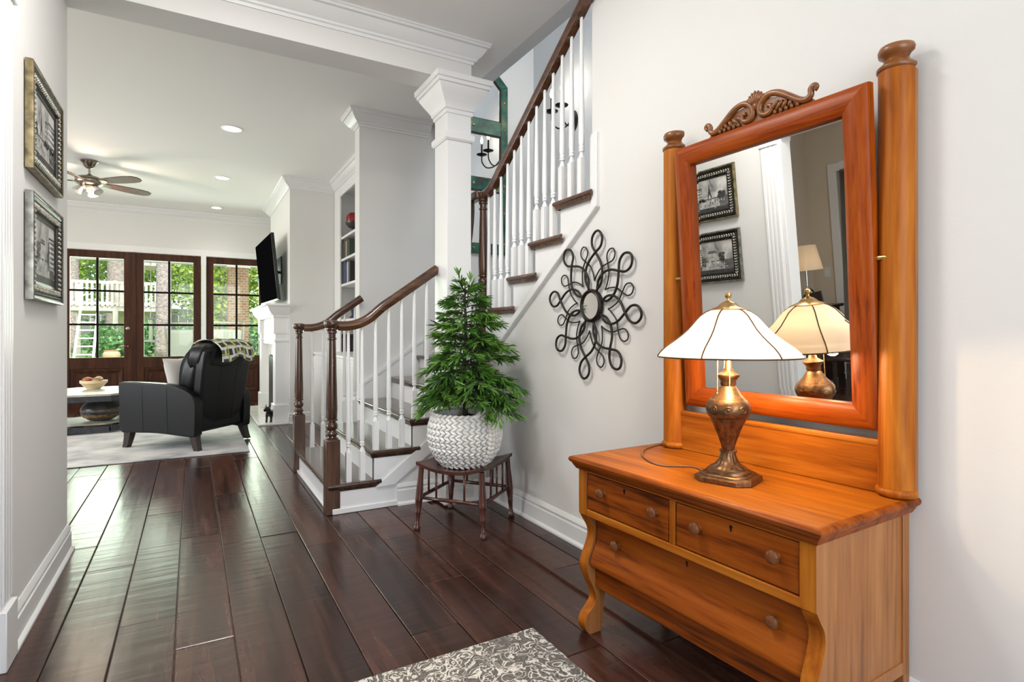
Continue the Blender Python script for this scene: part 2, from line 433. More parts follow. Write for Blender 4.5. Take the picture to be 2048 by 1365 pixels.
cm = nd(nt, 'ShaderNodeMix', data_type='RGBA'); nt.links.new(bk2.outputs[0], cm.inputs[0]); nt.links.new(bk.outputs[0], cm.inputs[6]); cm.inputs[7].default_value = (0.42, 0.46, 0.06, 1)
nt.links.new(cm.outputs[2], p.inputs['Base Color']); p.inputs['Roughness'].default_value = 0.95
# foliage
def leafmat(name, a, b, c, trans=0.35):
    m, nt, p = newmat(name)
    v = coords(nt, (1, 1, 1)); t = nd(nt, 'ShaderNodeTexNoise', Scale=9.0, Detail=3.0); nt.links.new(v, t.inputs['Vector'])
    col = ramp(nt, t.outputs[0], [(0.32, a), (0.5, b), (0.68, c)])
    nt.links.new(col, p.inputs['Base Color']); p.inputs['Roughness'].default_value = 0.42
    if trans:
        tl = nd(nt, 'ShaderNodeBsdfTranslucent'); mx = nd(nt, 'ShaderNodeMixShader'); mx.inputs[0].default_value = trans
        nt.links.new(col, tl.inputs[0]); nt.links.new(p.outputs[0], mx.inputs[1]); nt.links.new(tl.outputs[0], mx.inputs[2])
        nt.links.new(mx.outputs[0], nt.nodes['Material Output'].inputs[0])
leafmat('needle_green', (0.010, 0.045, 0.007), (0.030, 0.105, 0.013), (0.085, 0.21, 0.03), 0.15)
leafmat('needle_tip', (0.045, 0.14, 0.015), (0.10, 0.25, 0.03), (0.20, 0.38, 0.06), 0.2)
leafmat('tree_leaf', (0.10, 0.18, 0.025), (0.34, 0.46, 0.06), (0.66, 0.70, 0.17), 0.45)
leafmat('tree_leaf_cool', (0.07, 0.17, 0.05), (0.20, 0.38, 0.12), (0.45, 0.60, 0.25), 0.45)
leafmat('shrub_leaf', (0.05, 0.13, 0.04), (0.14, 0.32, 0.10), (0.30, 0.50, 0.20), 0.4)
plain('lawn', (0.16, 0.26, 0.07), 0.95, noise=(8, 0.4))
plain('patio_stone', (0.42, 0.40, 0.37), 0.8, noise=(5, 0.15))
plain('tree_bark', (0.30, 0.25, 0.22), 0.95, noise=(14, 0.35), nb=(30, 0.8, 0.05))
plain('fort_wood', (0.62, 0.56, 0.44), 0.8, noise=(10, 0.15))
plain('terracotta', (0.55, 0.34, 0.20), 0.7, noise=(8, 0.12))
plain('patio_cushion', (0.52, 0.52, 0.46), 0.9)
plain('patio_metal', (0.42, 0.40, 0.34), 0.5)
plain('fence_grey', (0.35, 0.33, 0.30), 0.9)
m, nt, p = newmat('brick_wall')
v = coords(nt, (1, 1, 1)); mp = nd(nt, 'ShaderNodeMapping'); mp.inputs['Rotation'].default_value = (PI / 2, 0, 0); nt.links.new(v, mp.inputs['Vector'])
bk = nd(nt, 'ShaderNodeTexBrick', Scale=4.6); bk.inputs['Color1'].default_value = (0.30, 0.14, 0.08, 1); bk.inputs['Color2'].default_value = (0.42, 0.24, 0.15, 1); bk.inputs['Mortar'].default_value = (0.45, 0.40, 0.33, 1); bk.inputs['Mortar Size'].default_value = 0.03
nt.links.new(mp.outputs[0], bk.inputs['Vector']); nt.links.new(bk.outputs[0], p.inputs['Base Color']); p.inputs['Roughness'].default_value = 0.9

# ============================================================ SHELL
CEIL = 3.05
XL, XR = -0.56, 1.78           # hall walls
CROWN = [(0, -.125), (.010, -.125), (.014, -.108), (.026, -.104), (.030, -.092), (.050, -.078), (.072, -.048), (.080, -.032), (.094, -.028), (.098, -.014), (.104, -.012), (.104, 0), (0, 0)]
BASE = [(0, 0), (.028, 0), (.028, .010), (.020, .020), (.016, .022), (.016, .095), (.011, .100), (.011, .112), (.015, .116), (.011, .128), (.004, .140), (0, .140)]

floor = struct(BX('floor', 'floor_wood', None, (-6, -2, -.09, 3.3, 10.45, -.013)))
# boards: seams 0.1905 m apart run the length of the house; butt joints staggered (some read off the photograph)
PW = 0.1905
fixed = {-4: [1.2, 2.45, 4.62, 6.4, 8.3], -3: [1.0, 3.05, 3.99, 5.5, 7.4, 9.2], -2: [0.6, 1.9, 3.65, 5.3, 7.2, 8.9], -1: [1.5, 3.28, 4.9, 6.2, 8.1],
         0: [0.9, 2.6, 4.11, 4.53, 6.3, 8.4], 1: [2.32, 3.56, 5.4, 7.0, 8.8], 2: [1.4, 3.97, 4.40, 6.4, 7.9, 9.3], 3: [1.75, 3.37, 5.58, 7.3, 9.0],
         4: [1.1, 3.10, 4.6, 6.1, 8.3], 5: [2.0, 3.34, 5.1, 6.9, 8.6], 6: [0.8, 2.38, 3.0, 4.4], 7: [1.6, 2.75, 3.32, 4.7]}
plank_mesh = {}
def plank(x0, x1, y0, y1):
    g = 0.0016
    w = round(x1 - x0 - 2 * g, 3); L = round(y1 - y0 - 2 * g, 2)
    key = (w, L)
    if key not in plank_mesh:
        mb = MB(); b = .003
        ww, ll = w / 2, L / 2
        vs = []
        for z, k in ((-.014, 0), (-.002, 0), (0, b)):
            vs += [(-ww + k, -ll + k, z), (ww - k, -ll + k, z), (ww - k, ll - k, z), (-ww + k, ll - k, z)]
        fs = [(8, 9, 10, 11)] + [(i, (i + 1) % 4, 4 + (i + 1) % 4, 4 + i) for i in range(4)] + [(4 + i, 4 + (i + 1) % 4, 8 + (i + 1) % 4, 8 + i) for i in range(4)]
        o = mb.add(vs, fs).build('floor_plank', 'floor_wood', floor); plank_mesh[key] = o
    else:
        o = dup(plank_mesh[key], floor)
    o.location = ((x0 + x1) / 2, (y0 + y1) / 2, random.uniform(-.0006, 0))
    o.rotation_euler = (random.uniform(-.0015, .0015), random.uniform(-.004, .004), 0)
for k in range(-7, 9):
    x1 = -.055 + PW * k; x0 = x1 - PW
    x1 = min(x1, 1.36)
    if k < -3: start = 2.0 if k < -4 else 0.0
    else: start = 0.0
    js = [j for j in fixed.get(k, [random.uniform(.8, 1.6) + q * random.uniform(1.4, 1.8) for q in range(6)]) if j < 10.0]
    js = sorted(set(round(j, 2) for j in js))
    if k < -4: js = [j for j in js if j > 3.2]; start = 3.0
    cut = [start] + [j for j in js if j > start + .3] + [10.35]
    for a, b in zip(cut[:-1], cut[1:]): plank(x0, x1, a, b)
for k in range(9, 11):                                  # boards beside the right-hand wall, up to the stair
    x0 = -.055 + PW * (k - 1)
    x1 = x0 + PW
    for a, b in ((0, 1.2 + .3 * (k % 2)), (1.2 + .3 * (k % 2), 2.62 - .4 * (k % 2)), (2.62 - .4 * (k % 2), 3.6)): plank(x0, min(x1, 1.80), a, b)
mb = MB()                                               # boards of the rooms that only the mirror shows
for i in range(34):
    x0 = -.055 + PW * (-8 - i + 0); y = -2 + (i * .37) % 1.1
    while y < 10.3:
        y2 = min(y + 1.7, 10.35)
        mb.box(x0 + .0016 - PW * 0, y + .0016, -.013, x0 + PW - .0016, y2 - .0016, 0); y = y2
for k in range(-7, 11):
    x0 = -.055 + PW * (k - 1); mb.box(x0 + .0016, -2, -.013, min(x0 + PW, 1.8) - .0016, (2.99 if k < -4 else -.002), 0)
mb.build('distant_planks', 'floor_wood', floor, kind='stuff')

ceiling = struct(MB().box(-6, -2, CEIL, 1.90, 4.90, CEIL + .1).box(-6, 4.90, CEIL, 2.3, 10.45, CEIL + .1).build('ceiling', 'ceiling_paint'))
struct(BX('ceiling_stairwell', 'ceiling_paint', None, (1.9, -.3, 5.6, 3.2, 5.0, 5.7)))

# right-hand wall with the raked opening of the stair
def rake(y): return 1.76 - (y - 2.236) * .686            # lower edge of the white stair skirt
mb = MB().prism([(-2, 0), (3.50, 0), (3.50, rake(3.50)), (2.30, rake(2.30)), (2.30, CEIL), (-2, CEIL)], XR, XR + .12, 'x')
struct(mb.build('wall_right', 'wall_paint'))
struct(BX('wall_stair_upper', 'wall_stair', None, (1.90, -.3, CEIL, 2.0, 4.9, 5.6)))
struct(BX('wall_stair_side', 'wall_stair', None, (3.04, -.3, 0, 3.16, 5.05, 5.6)))
struct(BX('wall_stair_front', 'wall_stair', None, (1.9, -.4, 0, 3.16, -.3, 5.6)))
struct(MB().box(1.26, 4.90, 0, 1.9, 5.05, CEIL).box(1.9, 4.90, 0, 3.16, 5.05, 5.6).build('wall_stair_back', 'wall_paint'))
# left wall stub with the pictures, and the walls of the study behind it
struct(BX('wall_left', 'wall_paint', None, (XL - .12, 2.44, 0, XL, 3.64, CEIL), ))
struct(MB().box(XL - .12, -2, 2.37, XL, 2.44, CEIL).box(XL - .12, -2, 0, XL, -1.0, 2.37).build('wall_left_header', 'wall_paint'))
struct(MB().box(-3.12, 3.52, 0, XL - .12, 3.64, CEIL).build('wall_study_back', 'wall_study'))
struct(MB().box(-3.12, 3.20, 0, -3.0, 3.52, CEIL).box(-3.12, 2.1, 2.27, -3.0, 3.20, CEIL).box(-3.12, -2, 0, -3.0, 2.1, CEIL).build('wall_study_side', 'wall_study'))
struct(MB().box(-6, 3.52, 0, -3.12, 3.64, CEIL).build('wall_living_front', 'wall_study'))
# front of the house and far sides
struct(MB().box(-6, -2.1, 0, -.6, -2, CEIL).box(1.6, -2.1, 0, 1.9, -2, CEIL).box(-.6, -2.1, 2.9, 1.6, -2, CEIL).box(-.6, -2.1, 0, 1.6, -2, .5).build('wall_front', 'wall_paint'))
struct(MB().box(-6.1, -2.1, 0, -6, 4.2, CEIL).box(-6.1, 7.8, 0, -6, 10.45, CEIL).box(-6.1, 4.2, 0, -6, 7.8, .7).box(-6.1, 4.2, 2.6, -6, 7.8, CEIL).build('wall_far_left', 'wall_paint'))
# unseen window frames, added to go with the light panels
def simple_window(nm, b, axis):
    mb = MB(); (a0, a1, z0, z1, w) = b
    def bx(p, q, r, s):
        if axis == 'y': mb.box(p, w, r, q, w + .06, s)
        else: mb.box(w, p, r, w + .06, q, s)
    t = .07
    bx(a0, a0 + t, z0, z1); bx(a1 - t, a1, z0, z1); bx(a0, a1, z0, z0 + t); bx(a0, a1, z1 - t, z1)
    mid = (a0 + a1) / 2; bx(mid - .02, mid + .02, z0, z1); bx(a0, a1, (z0 + z1) / 2 - .02, (z0 + z1) / 2 + .02)
    o = struct(mb.build(nm, 'trim_white')); return o
simple_window('window_1', (-.6, 1.6, .5, 2.9, -2.08), 'y')
simple_window('window_3', (-.1, 1.9, .75, 2.45, -2.998), 'x')
simple_window('window_2', (4.2, 7.8, .7, 2.6, -6.08), 'x')

# back wall with three glazed doors under one white head
YB = 10.30
back = struct(MB().box(-6, YB, 2.40, 2.3, YB + .14, CEIL).box(-6, YB, 0, -1.72, YB + .14, 2.40).box(1.08, YB, 0, 2.3, YB + .14, 2.40).build('wall_back', 'wall_paint'))
struct(BX('wall_living_right', 'wall_paint', None, (2.2, 5.05, 0, 2.3, 10.3, CEIL)))
def prism_trim(nm, boxes, mat='trim_white', bevel=.004):
    mb = MB()
    for b in boxes: mb.box(*b)
    return struct(mb.build(nm, mat, bevel=bevel))
prism_trim('trim_1', [(-1.8, YB - .022, 2.365, 1.09, YB + .02, 2.465), (.122, YB - .022, 0, .188, YB + .06, 2.37)])
prism_trim('trim_2', [(-1.80, YB - .022, 0, -1.68, YB + .02, 2.37)])
def glazed_door(n, x0, x1, handle=None):
    root = bpy.data.objects.new('door_%d' % n, None); C.objects.link(root); struct(root)
    root.location = (x0, YB, 0); w = x1 - x0; st = .105; th = .045; y0 = .03
    zt, zg0, zg1, zp0, zp1 = 2.365, .765, 2.255, .16, .60
    BX('stile', 'door_wood', root, (0, y0, 0.012, st, y0 + th, zt), .003)
    BX('stile', 'door_wood', root, (w - st, y0, 0.012, w, y0 + th, zt), .003)
    for a, b in ((zg1, zt), (zp1, zg0), (0.012, zp0)): BX('rail', 'door_wood', root, (st, y0 + .001, a, w - st, y0 + th - .001, b), .003)
    pn = MB().box(st, y0 + .012, zp0, w - st, y0 + .03, zp1).build('panel', 'door_wood', root)
    MB().sweep([(0, 0), (.06, 0), (.06, .004), (.012, .016), (0, .016)], [(st + .015, zp0 + .015), (w - st - .015, zp0 + .015), (w - st - .015, zp1 - .015), (st + .015, zp1 - .015)], 0, 1, True).xf(place(FACE_YN, (0, y0 + .013, 0))).build('panel_moulding', 'door_wood', pn)
    MB().box(st + .075, y0 + .001, zp0 + .075, w - st - .075, y0 + .014, zp1 - .075).build('raised_field', 'door_wood', pn, bevel=.008)
    gw = w - 2 * st; mw = .030; cw = (gw - mw) / 2; ch = (zg1 - zg0 - 2 * mw) / 3
    BX('muntin', 'muntin_dark', root, (st + cw, y0 + .008, zg0, st + cw + mw, y0 + .038, zg1), .004)
    for r in (1, 2):
        z = zg0 + r * ch + (r - 1) * mw
        for c in range(2):
            xa = st + c * (cw + mw); BX('muntin', 'muntin_dark', root, (xa, y0 + .008, z, xa + cw, y0 + .038, z + mw), .004)
    for r in range(3):
        for c in range(2):
            xa = st + c * (cw + mw); z = zg0 + r * (ch + mw)
            BX('pane', 'pane_glass', root, (xa - .004, y0 + .021, z - .004, xa + cw + .004, y0 + .025, z + ch + .004))
    if handle:
        hx = w - .055
        hd = MB().lathe([(0, -.012), (.030, -.012), (.030, -.004), (.022, 0), (.014, .012), (.012, .04), (0, .04)], n=20).xf(Matrix.Translation((hx, y0, .93)) @ Matrix.Rotation(PI / 2, 4, 'X')).build('door_handle', 'nickel', root, smooth=40)
        MB().tube([(hx, y0 - .04, .93), (hx - .05, y0 - .045, .932), (hx - .11, y0 - .04, .925)], [.010, .009, .008], 10).build('lever', 'nickel', hd, smooth=True)
        MB().lathe([(0, -.01), (.028, -.01), (.028, .004), (.018, .010), (0, .010)], n=20).xf(Matrix.Translation((hx, y0, 1.20)) @ Matrix.Rotation(PI / 2, 4, 'X')).build('deadbolt', 'nickel', root, smooth=40)
    return root
glazed_door(1, -1.665, -.800, True)
glazed_door(2, -.755, .118)
glazed_door(3, .192, 1.075)
prism_trim('trim_3', [(-.803, YB + .02, 0, -.752, YB + .06, 2.365)], 'door_wood', .003)
prism_trim('trim_4', [(-1.68, YB + .0, -.012, 1.08, YB + .14, .012)], 'door_wood', .003)

# fireplace chimney breast and bookcase recess
struct(MB().box(1.05, 7.43, 0, 2.2, 9.40, CEIL).build('wall_fireplace', 'wall_paint'))

# beam across the hall and column
bm_ = struct(BX('wall_beam', 'wall_paint', None, (XL - .12, 3.42, 2.80, 1.63, 3.64, CEIL)))
# crown mouldings
def crown(nm, path, side, z=CEIL):
    return struct(MB().sweep(CROWN, path, z, side).build(nm, 'trim_white', smooth=25))
crown('trim_5', [(XL, -1.9), (XL, 3.42), (1.63, 3.42), (1.63, 3.64), (-.68, 3.64)], -1)
crown('trim_6', [(XL - .12, 3.64), (XL - .12, 3.66)], 1)
crown('trim_7', [(1.90, 4.90), (1.26, 4.90), (1.26, 5.05), (1.61, 5.05), (1.61, 7.43), (1.05, 7.43), (1.05, 9.40), (2.2, 9.40), (2.2, 10.3), (-6, 10.3)], 1)
crown('trim_8', [(-3.0, -1.9), (-3.0, 3.52), (XL - .12, 3.52)], -1)
# baseboards
def baseb(nm, path, side):
    return struct(MB().sweep(BASE, path, 0, side).build(nm, 'trim_white', smooth=30))
baseb('baseboard_left', [(XL, 2.565), (XL, 3.64), (XL - .12, 3.64)], -1)
baseb('baseboard_right', [(XR, -1.9), (XR, 3.42), (1.64, 3.42)], 1)
baseb('baseboard_stair', [(1.46, 3.565), (1.16, 3.565)], 1)
baseb('baseboard_fireplace', [(1.61, 7.43), (1.05, 7.43), (1.05, 7.50)], 1)
baseb('baseboard_study', [(-3.0, 3.29), (-3.0, 3.52), (XL - .12, 3.52)], -1)

# cased opening to the study in the left wall (fluted casing, plinth and corner block)
mb = MB()
cx, y0, y1 = XL, 2.440, 2.565
mb.box(cx, y0, 0, cx + .012, y1, 2.40)
for i in range(4):
    ya = y0 + .008 + i * .030; mb.box(cx + .011, ya, .22, cx + .019, ya + .019, 2.27)
mb.box(cx, y0 - .006, 0, cx + .028, y1 + .006, .20)
mb.box(cx, y0 - .006, 2.27, cx + .028, y1 + .008, 2.30)
mb.box(cx, y0 - .003, 2.30, cx + .022, y1 + .003, 2.44)
mb.box(cx, -.95, 2.31, cx + .016, y0, 2.43)
mb.box(cx, -1.0, 0, cx + .016, -.88, 2.46)
mb.box(XL - .13, 2.410, 0, XL + .004, 2.440, 2.33)
mb.box(XL - .13, -1.0, 2.33, XL + .004, 2.44, 2.37)
o = struct(mb.build('trim_9', 'trim_white', bevel=.003, weld=False))
mb = MB()
mb.box(-3.0, 3.19, 0, -2.98, 3.28, 2.27).box(-3.0, 2.02, 0, -2.98, 2.11, 2.27).box(-3.0, 2.02, 2.27, -2.98, 3.28, 2.36)
struct(mb.build('trim_10', 'trim_white', bevel=.004))

# column: shaft, collar moulding, flared capital, plinth
col = thing('column', 'square white column carrying the hall beam beside the staircase', 'column', (1.5425, 3.53, 0))
hw = .0875
BX('shaft', 'trim_white', col, (-hw, -hw - .02, 0, hw, hw + .02, 2.79), .003)
rect = [(-hw, -hw - .02), (hw, -hw - .02), (hw, hw + .02), (-hw, hw + .02)]
MB().sweep([(0, -.030), (.008, -.03), (.018, -.018), (.018, .014), (.008, .026), (0, .026)], rect, 2.43, -1, True).build('collar', 'trim_white', col, smooth=30)
cap = [(0, -.27), (.010, -.27), (.012, -.24), (.022, -.235), (.026, -.215), (.046, -.18), (.080, -.13), (.105, -.09), (.110, -.075), (.122, -.07), (.126, -.045), (.138, -.04), (.142, 0), (-.02, 0), (-.02, -.27)]
MB().sweep([(a * .78, b * .82) for a, b in cap], rect, 2.80, -1, True).build('capital', 'trim_white', col, smooth=30)
MB().sweep(BASE, rect, 0, -1, True).build('plinth', 'trim_white', col, smooth=30)

# ============================================================ STAIRCASE
st = thing('staircase', 'white staircase with dark treads turning up to the right at a landing', 'staircase')
R, RUN = .1848, .262
RX = lambda k: .75 + RUN * (k - 1)                      # riser planes of the lower flight (climbs toward +x)
RY = lambda n: 3.353 - .263 * (n - 7)                   # riser planes of the upper flight (climbs toward -y)
Y0, Y1 = 3.585, 4.90
for k in range(1, 6):
    x = RX(k)
    BX('riser', 'trim_white', st, (x, Y0, R * (k - 1), x + .02, Y1 - .02 if k > 1 else 4.86, R * k - .026))
NOSE = [(0, -.026), (.008, -.026), (.014, -.021), (.0165, -.013), (.014, -.005), (.008, 0), (0, 0)]
COVE = [(0, -.046), (.003, -.046), (.004, -.040), (.010, -.0265), (0, -.0265)]
def tread_mb(L, W):                                     # board with bull nose, mitred return at y=0, cove below; x along the run
    mb = MB().box(.0001, .0001, -.026, L, W, 0)
    mb.sweep(NOSE, [(L + .030, 0), (0, 0), (0, W)], 0, 1)
    mb.sweep(COVE, [(L + .018, 0.002), (.002, .002), (.002, W)], 0, 1)
    return mb
for k in range(1, 5):
    x = RX(k) - .03
    L = RUN + .03
    tread_mb(L, (4.86 if k == 1 else Y1 - .02) - Y0 + .03).build('tread', 'tread_wood', st, loc=(x + .014, Y0 - .022, R * k), smooth=45, weld=False)
# closed side of the lower flight: white stringer stepping under the treads, wall below it
pts = [(.75, 0), (RX(5) + .2, 0), (RX(5) + .2, R * 5)]
for k in range(5, 0, -1): pts += [(RX(k), R * k - .02), (RX(k), R * (k - 1) - (.02 if k > 1 else 0))]
pp = []
for q in pts:
    if q not in pp: pp.append(q)
MB().prism(pp, Y0 - .02, Y0 + .02, 'y').build('stringer', 'trim_white', st)
MB().prism([(1.02, .14), (1.14, .14), (1.78, .60), (1.78, .66), (1.70, .66)], Y0 - .034, Y0 - .019, 'y').build('stringer_trim', 'trim_white', st)
BX('stringer_cap', 'trim_white', st, (.75, Y0 - .03, 0, RX(2) + .45, Y0 - .018, .035), .004)
BX('shoe_mould', 'trim_white', st, (.732, Y0 + .06, 0, .752, 4.80, .022), .006)
# landing and its skirt
BX('landing', 'tread_wood', st, (RX(5) - .03, 3.62, R * 5 - .03, 3.04, Y1, R * 5), .005)
BX('landing_front', 'trim_white', st, (RX(5), 3.60, 0, 3.04, 3.64, R * 5 - .03))
# back-wall skirt board along the lower flight
sk = lambda x: R * ((x - .75) / RUN + 1)
MB().prism([(1.262, .02), (1.84, .02), (1.84, sk(1.84) + .12), (1.28, sk(1.28) + .12), (1.262, sk(1.262) + .12)], Y1 - .022, Y1, 'y').build('wall_skirt', 'trim_white', st)
MB().prism([(1.255, sk(1.262) + .10), (1.84, sk(1.84) + .10), (1.84, sk(1.84) + .13), (1.255, sk(1.262) + .13)], Y1 - .03, Y1 - .001, 'y').build('wall_skirt_cap', 'trim_white', st)
# upper flight
for n in range(6, 12):
    y = RY(n)
    BX('riser', 'trim_white', st, (XR + .02, y - .02, R * (n - 1), 3.04, y, R * n - .026))
XF = Matrix(((0, 1, 0), (-1, 0, 0), (0, 0, 1)))          # run along +x  ->  run along -y, returned end toward -x
for n in range(6, 12):
    xs = XR - .045 if n < 11 else XR + .13
    mb = tread_mb(.263 + .03, 3.04 - xs); mb.xf(XF.to_4x4())
    mb.build('tread', 'walnut_x', st, loc=(xs + .012, RY(n) + .016, R * n), smooth=45, weld=False)
pts = [(3.56, rake(3.56)), (2.236, rake(2.236)), (2.236, 2.135), (2.30, 2.125)]
pts += [(2.30, R * 10 - .02)]
for n in range(10, 5, -1):
    if RY(n) > 2.31: pts += [(RY(n), R * n - .02), (RY(n), R * (n - 1) - .02)]
pts += [(3.56, R * 5)]
MB().prism(pts, XR - .014, XR + .03, 'x').build('upper_stringer', 'trim_white', st)
d = .05
MB().prism([(3.56, rake(3.56)), (2.236, rake(2.236)), (2.236, 2.138), (2.236 + .045, 2.131), (2.236 + .045, rake(2.236) + .02), (3.56, rake(3.56) + .058)], XR - .026, XR - .013, 'x').build('stringer_moulding', 'trim_white', st, bevel=.005)
BX('landing_return', 'trim_white', st, (1.60, 3.50, 0, XR + .03, 3.62, R * 5))

# newel posts: square block, turned vase and tapered shaft, round cap
def newel(zb, zblock, ztop, loc):
    q = .043
    b = MB().box(-q, -q, zb, q, q, zblock).build('newel_post', 'walnut_z', st, loc=loc, bevel=.004)
    h = ztop - zblock
    pr = [(.040, 0), (.040, .006), (.030, .012), (.028, .020), (.036, .026), (.037, .036), (.028, .046), (.026, .056), (.034, .068), (.037, .080), (.036, .092), (.026, .106),
          (.024, .112), (.036, .116), (.036, .124), (.030, .128), (.033, .136), (.034, .20), (.024, h - .135), (.023, h - .125), (.029, h - .12), (.029, h - .112), (.023, h - .108),
          (.024, h - .085), (.031, h - .080), (.031, h - .072), (.027, h - .066), (.034, h - .058), (.034, h - .050), (.040, h - .044), (.046, h - .030), (.047, h - .016), (.043, h - .006), (.030, h), (0, h)]
    MB().lathe([(r, z + zblock) for r, z in pr], n=20).build('turned_shaft', 'walnut_z', b, smooth=40)
    return b
newel(0, .462, 1.205, (.755, 3.602, 0))
newel(0, .462, 1.205, (.755, 4.842, 0))
newel(R * 5, 1.40, 2.10, (1.752, 3.485, 0))

# balusters
def baluster_mb(h):
    q = .0165; bl = .185
    mb = MB().box(-q, -q, 0, q, q, bl)
    pr = [(.0165, bl), (.0150, bl + .010), (.0095, bl + .022), (.0090, bl + .030), (.0150, bl + .036), (.0150, bl + .044), (.0120, bl + .047), (.0150, bl + .052), (.0150, bl + .060), (.0125, bl + .064), (.0160, bl + .085),
          (.0150, bl + .20), (.0082, h)]
    return mb.lathe([(.0, bl - .01)] + pr, n=12)
def baluster(loc, ztop):
    baluster_mb(ztop - loc[2]).build('baluster', 'baluster_white', st, smooth=40, loc=loc)
RAILP = [(-.030, -.006), (-.022, -.030), (.022, -.030), (.030, -.006), (.031, .008), (.022, .024), (.010, .030), (-.010, .030), (-.022, .024), (-.031, .008)]
slope = R / RUN
def railz(x): # rail centre height, lower flight
    return 1.563 - (1.455 - x) * slope
def lower_rail_path(x_end):
    pts = [(.79, 1.170), (.85, 1.170), (.92, 1.185), (.99, 1.222)]
    x = 1.07
    while x < x_end: pts.append((x, railz(x))); x += .08
    pts.append((x_end, railz(x_end)))
    return pts
for yy, xe, nm in ((3.602, 1.456, 'handrail'), (4.842, 1.262, 'handrail')):
    pth = spline([(x, yy, z) for x, z in lower_rail_path(xe)], 3)
    MB().ext(RAILP, pth).build(nm, 'walnut_x', st, smooth=35)
def rz(x):
    p = lower_rail_path(1.9)
    for (a, b), (c, d_) in zip(p[:-1], p[1:]):
        if a <= x <= c: return b + (d_ - b) * (x - a) / (c - a)
    return railz(x)
for k in range(1, 4):
    for j in range(3):
        x = RX(k) + .02 + RUN / 3 * j
        if k == 1 and j == 0: continue
        if x < 1.44: baluster((x, 3.602, R * k), rz(x) - .02)
        if x < 1.24 and k < 3: baluster((x, 4.842, R * k), rz(x) - .02)
# upper rail rises from its newel with an easing
up = [(3.485, 2.078), (3.43, 2.080), (3.36, 2.10), (3.30, 2.138), (3.235, 2.186)]
y = 3.235
while y > 1.9:
    y -= .08; up.append((y, 2.186 + (3.235 - y) * .703))
MB().ext(RAILP, spline([(1.752, a, b) for a, b in up], 3)).build('handrail', 'walnut_y', st, smooth=35)
def rz2(y):
    for (a, b), (c, d_) in zip(up[:-1], up[1:]):
        if c <= y <= a: return b + (d_ - b) * (y - a) / (c - a)
    return up[-1][1]
for n in range(6, 11):
    for j in range(3):
        y = RY(n) - .025 - .0877 * j
        if 2.31 < y < 3.44: baluster((1.760, y, R * n), rz2(y) - .02)
# gooseneck drop beside the upper newel, joining the lower rail behind the column
MB().ext([(a * .9, b * .9) for a, b in RAILP], spline([(1.62, 3.602, 1.66), (1.66, 3.602, 1.70), (1.685, 3.602, 1.78), (1.70, 3.602, 1.90), (1.705, 3.601, 2.0), (1.70, 3.60, 2.075)], 4)).build('gooseneck', 'walnut_z', st, smooth=35)
MB().box(1.69, 3.47, 2.05, 1.765, 3.64, 2.108).build('rail_fitting', 'walnut_x', st, bevel=.015, seg=3)

# ============================================================ DRESSER (local x = depth toward the wall, y = along the wall away from the camera)
DR = (1.272, .782, 0); DRZ = math.radians(2.2)
dr = thing('dresser', 'honey pine dresser with three drawers and scrolled front legs', 'dresser', DR, DRZ)
LT, DT = .962, .505
# top board with thumb-nail edge, cove moulding below
prof = [(0, -.024), (.010, -.024), (.016, -.018), (.018, -.010), (.014, -.003), (.006, 0), (0, 0)]
mb = MB().box(.018, .018, .636, DT, LT - .018, .660)
mb.sweep(prof, [(DT, .018), (.018, .018), (.018, LT - .018), (DT, LT - .018)], .660, 1, mi=1)
mb.build('top', ['pine_y', 'pine_dark'], dr, smooth=40)
MB().sweep([(0, -.022), (.004, -.022), (.014, -.006), (.016, 0), (0, 0)], [(DT - .005, .026), (.026, .026), (.026, LT - .026), (DT - .005, LT - .026)], .636, 1).build('top_moulding', 'pine_dark', dr, smooth=40)
SL = [(.030, .620), (.030, .462), (.034, .445), (.050, .418), (.066, .392), (.070, .365), (.062, .335), (.046, .300), (.034, .270), (.033, .248), (.044, .215), (.064, .175), (.078, .140), (.078, .118), (.062, .095), (.040, .075), (.028, .055), (.026, .036), (.034, .016), (.048, .0)]
back = [(.100, .0), (.108, .030), (.112, .07), (.118, .11), (.125, .15), (.125, .62)]
front = [(p[0], p[1]) for p in spline([(a, b, 0) for a, b in SL], 3)]
for y0 in (.028, LT - .070):
    mb = MB().prism(front + back, y0, y0 + .042, 'y'); mb.m[0] = mb.m[1] = 1
    mb.build('front_leg', ['pine_z', 'pine_side'], dr, smooth=50)
# case: side frames with recessed panels, back legs, back board, floor
for s_, (ya, yb) in enumerate(((.030, .048), (LT - .048, LT - .030))):
    sp = BX('side_panel', 'pine_side', dr, (.120, ya + .004, .165, .470, yb - .004, .618))
    BX('rear_leg', 'pine_side', dr, (.465, ya - .002, 0, .500, yb + .022 if s_ == 0 else yb + .002, .620), .003)
    BX('side_rail', 'pine_side', sp, (.120, ya - .001, .160, .468, yb + .001, .195), .003)
BX('back_panel', 'pine_side', dr, (.480, .05, .16, .492, LT - .05, .618))
BX('case_bottom', 'pine_side', dr, (.10, .05, .20, .48, LT - .05, .215))
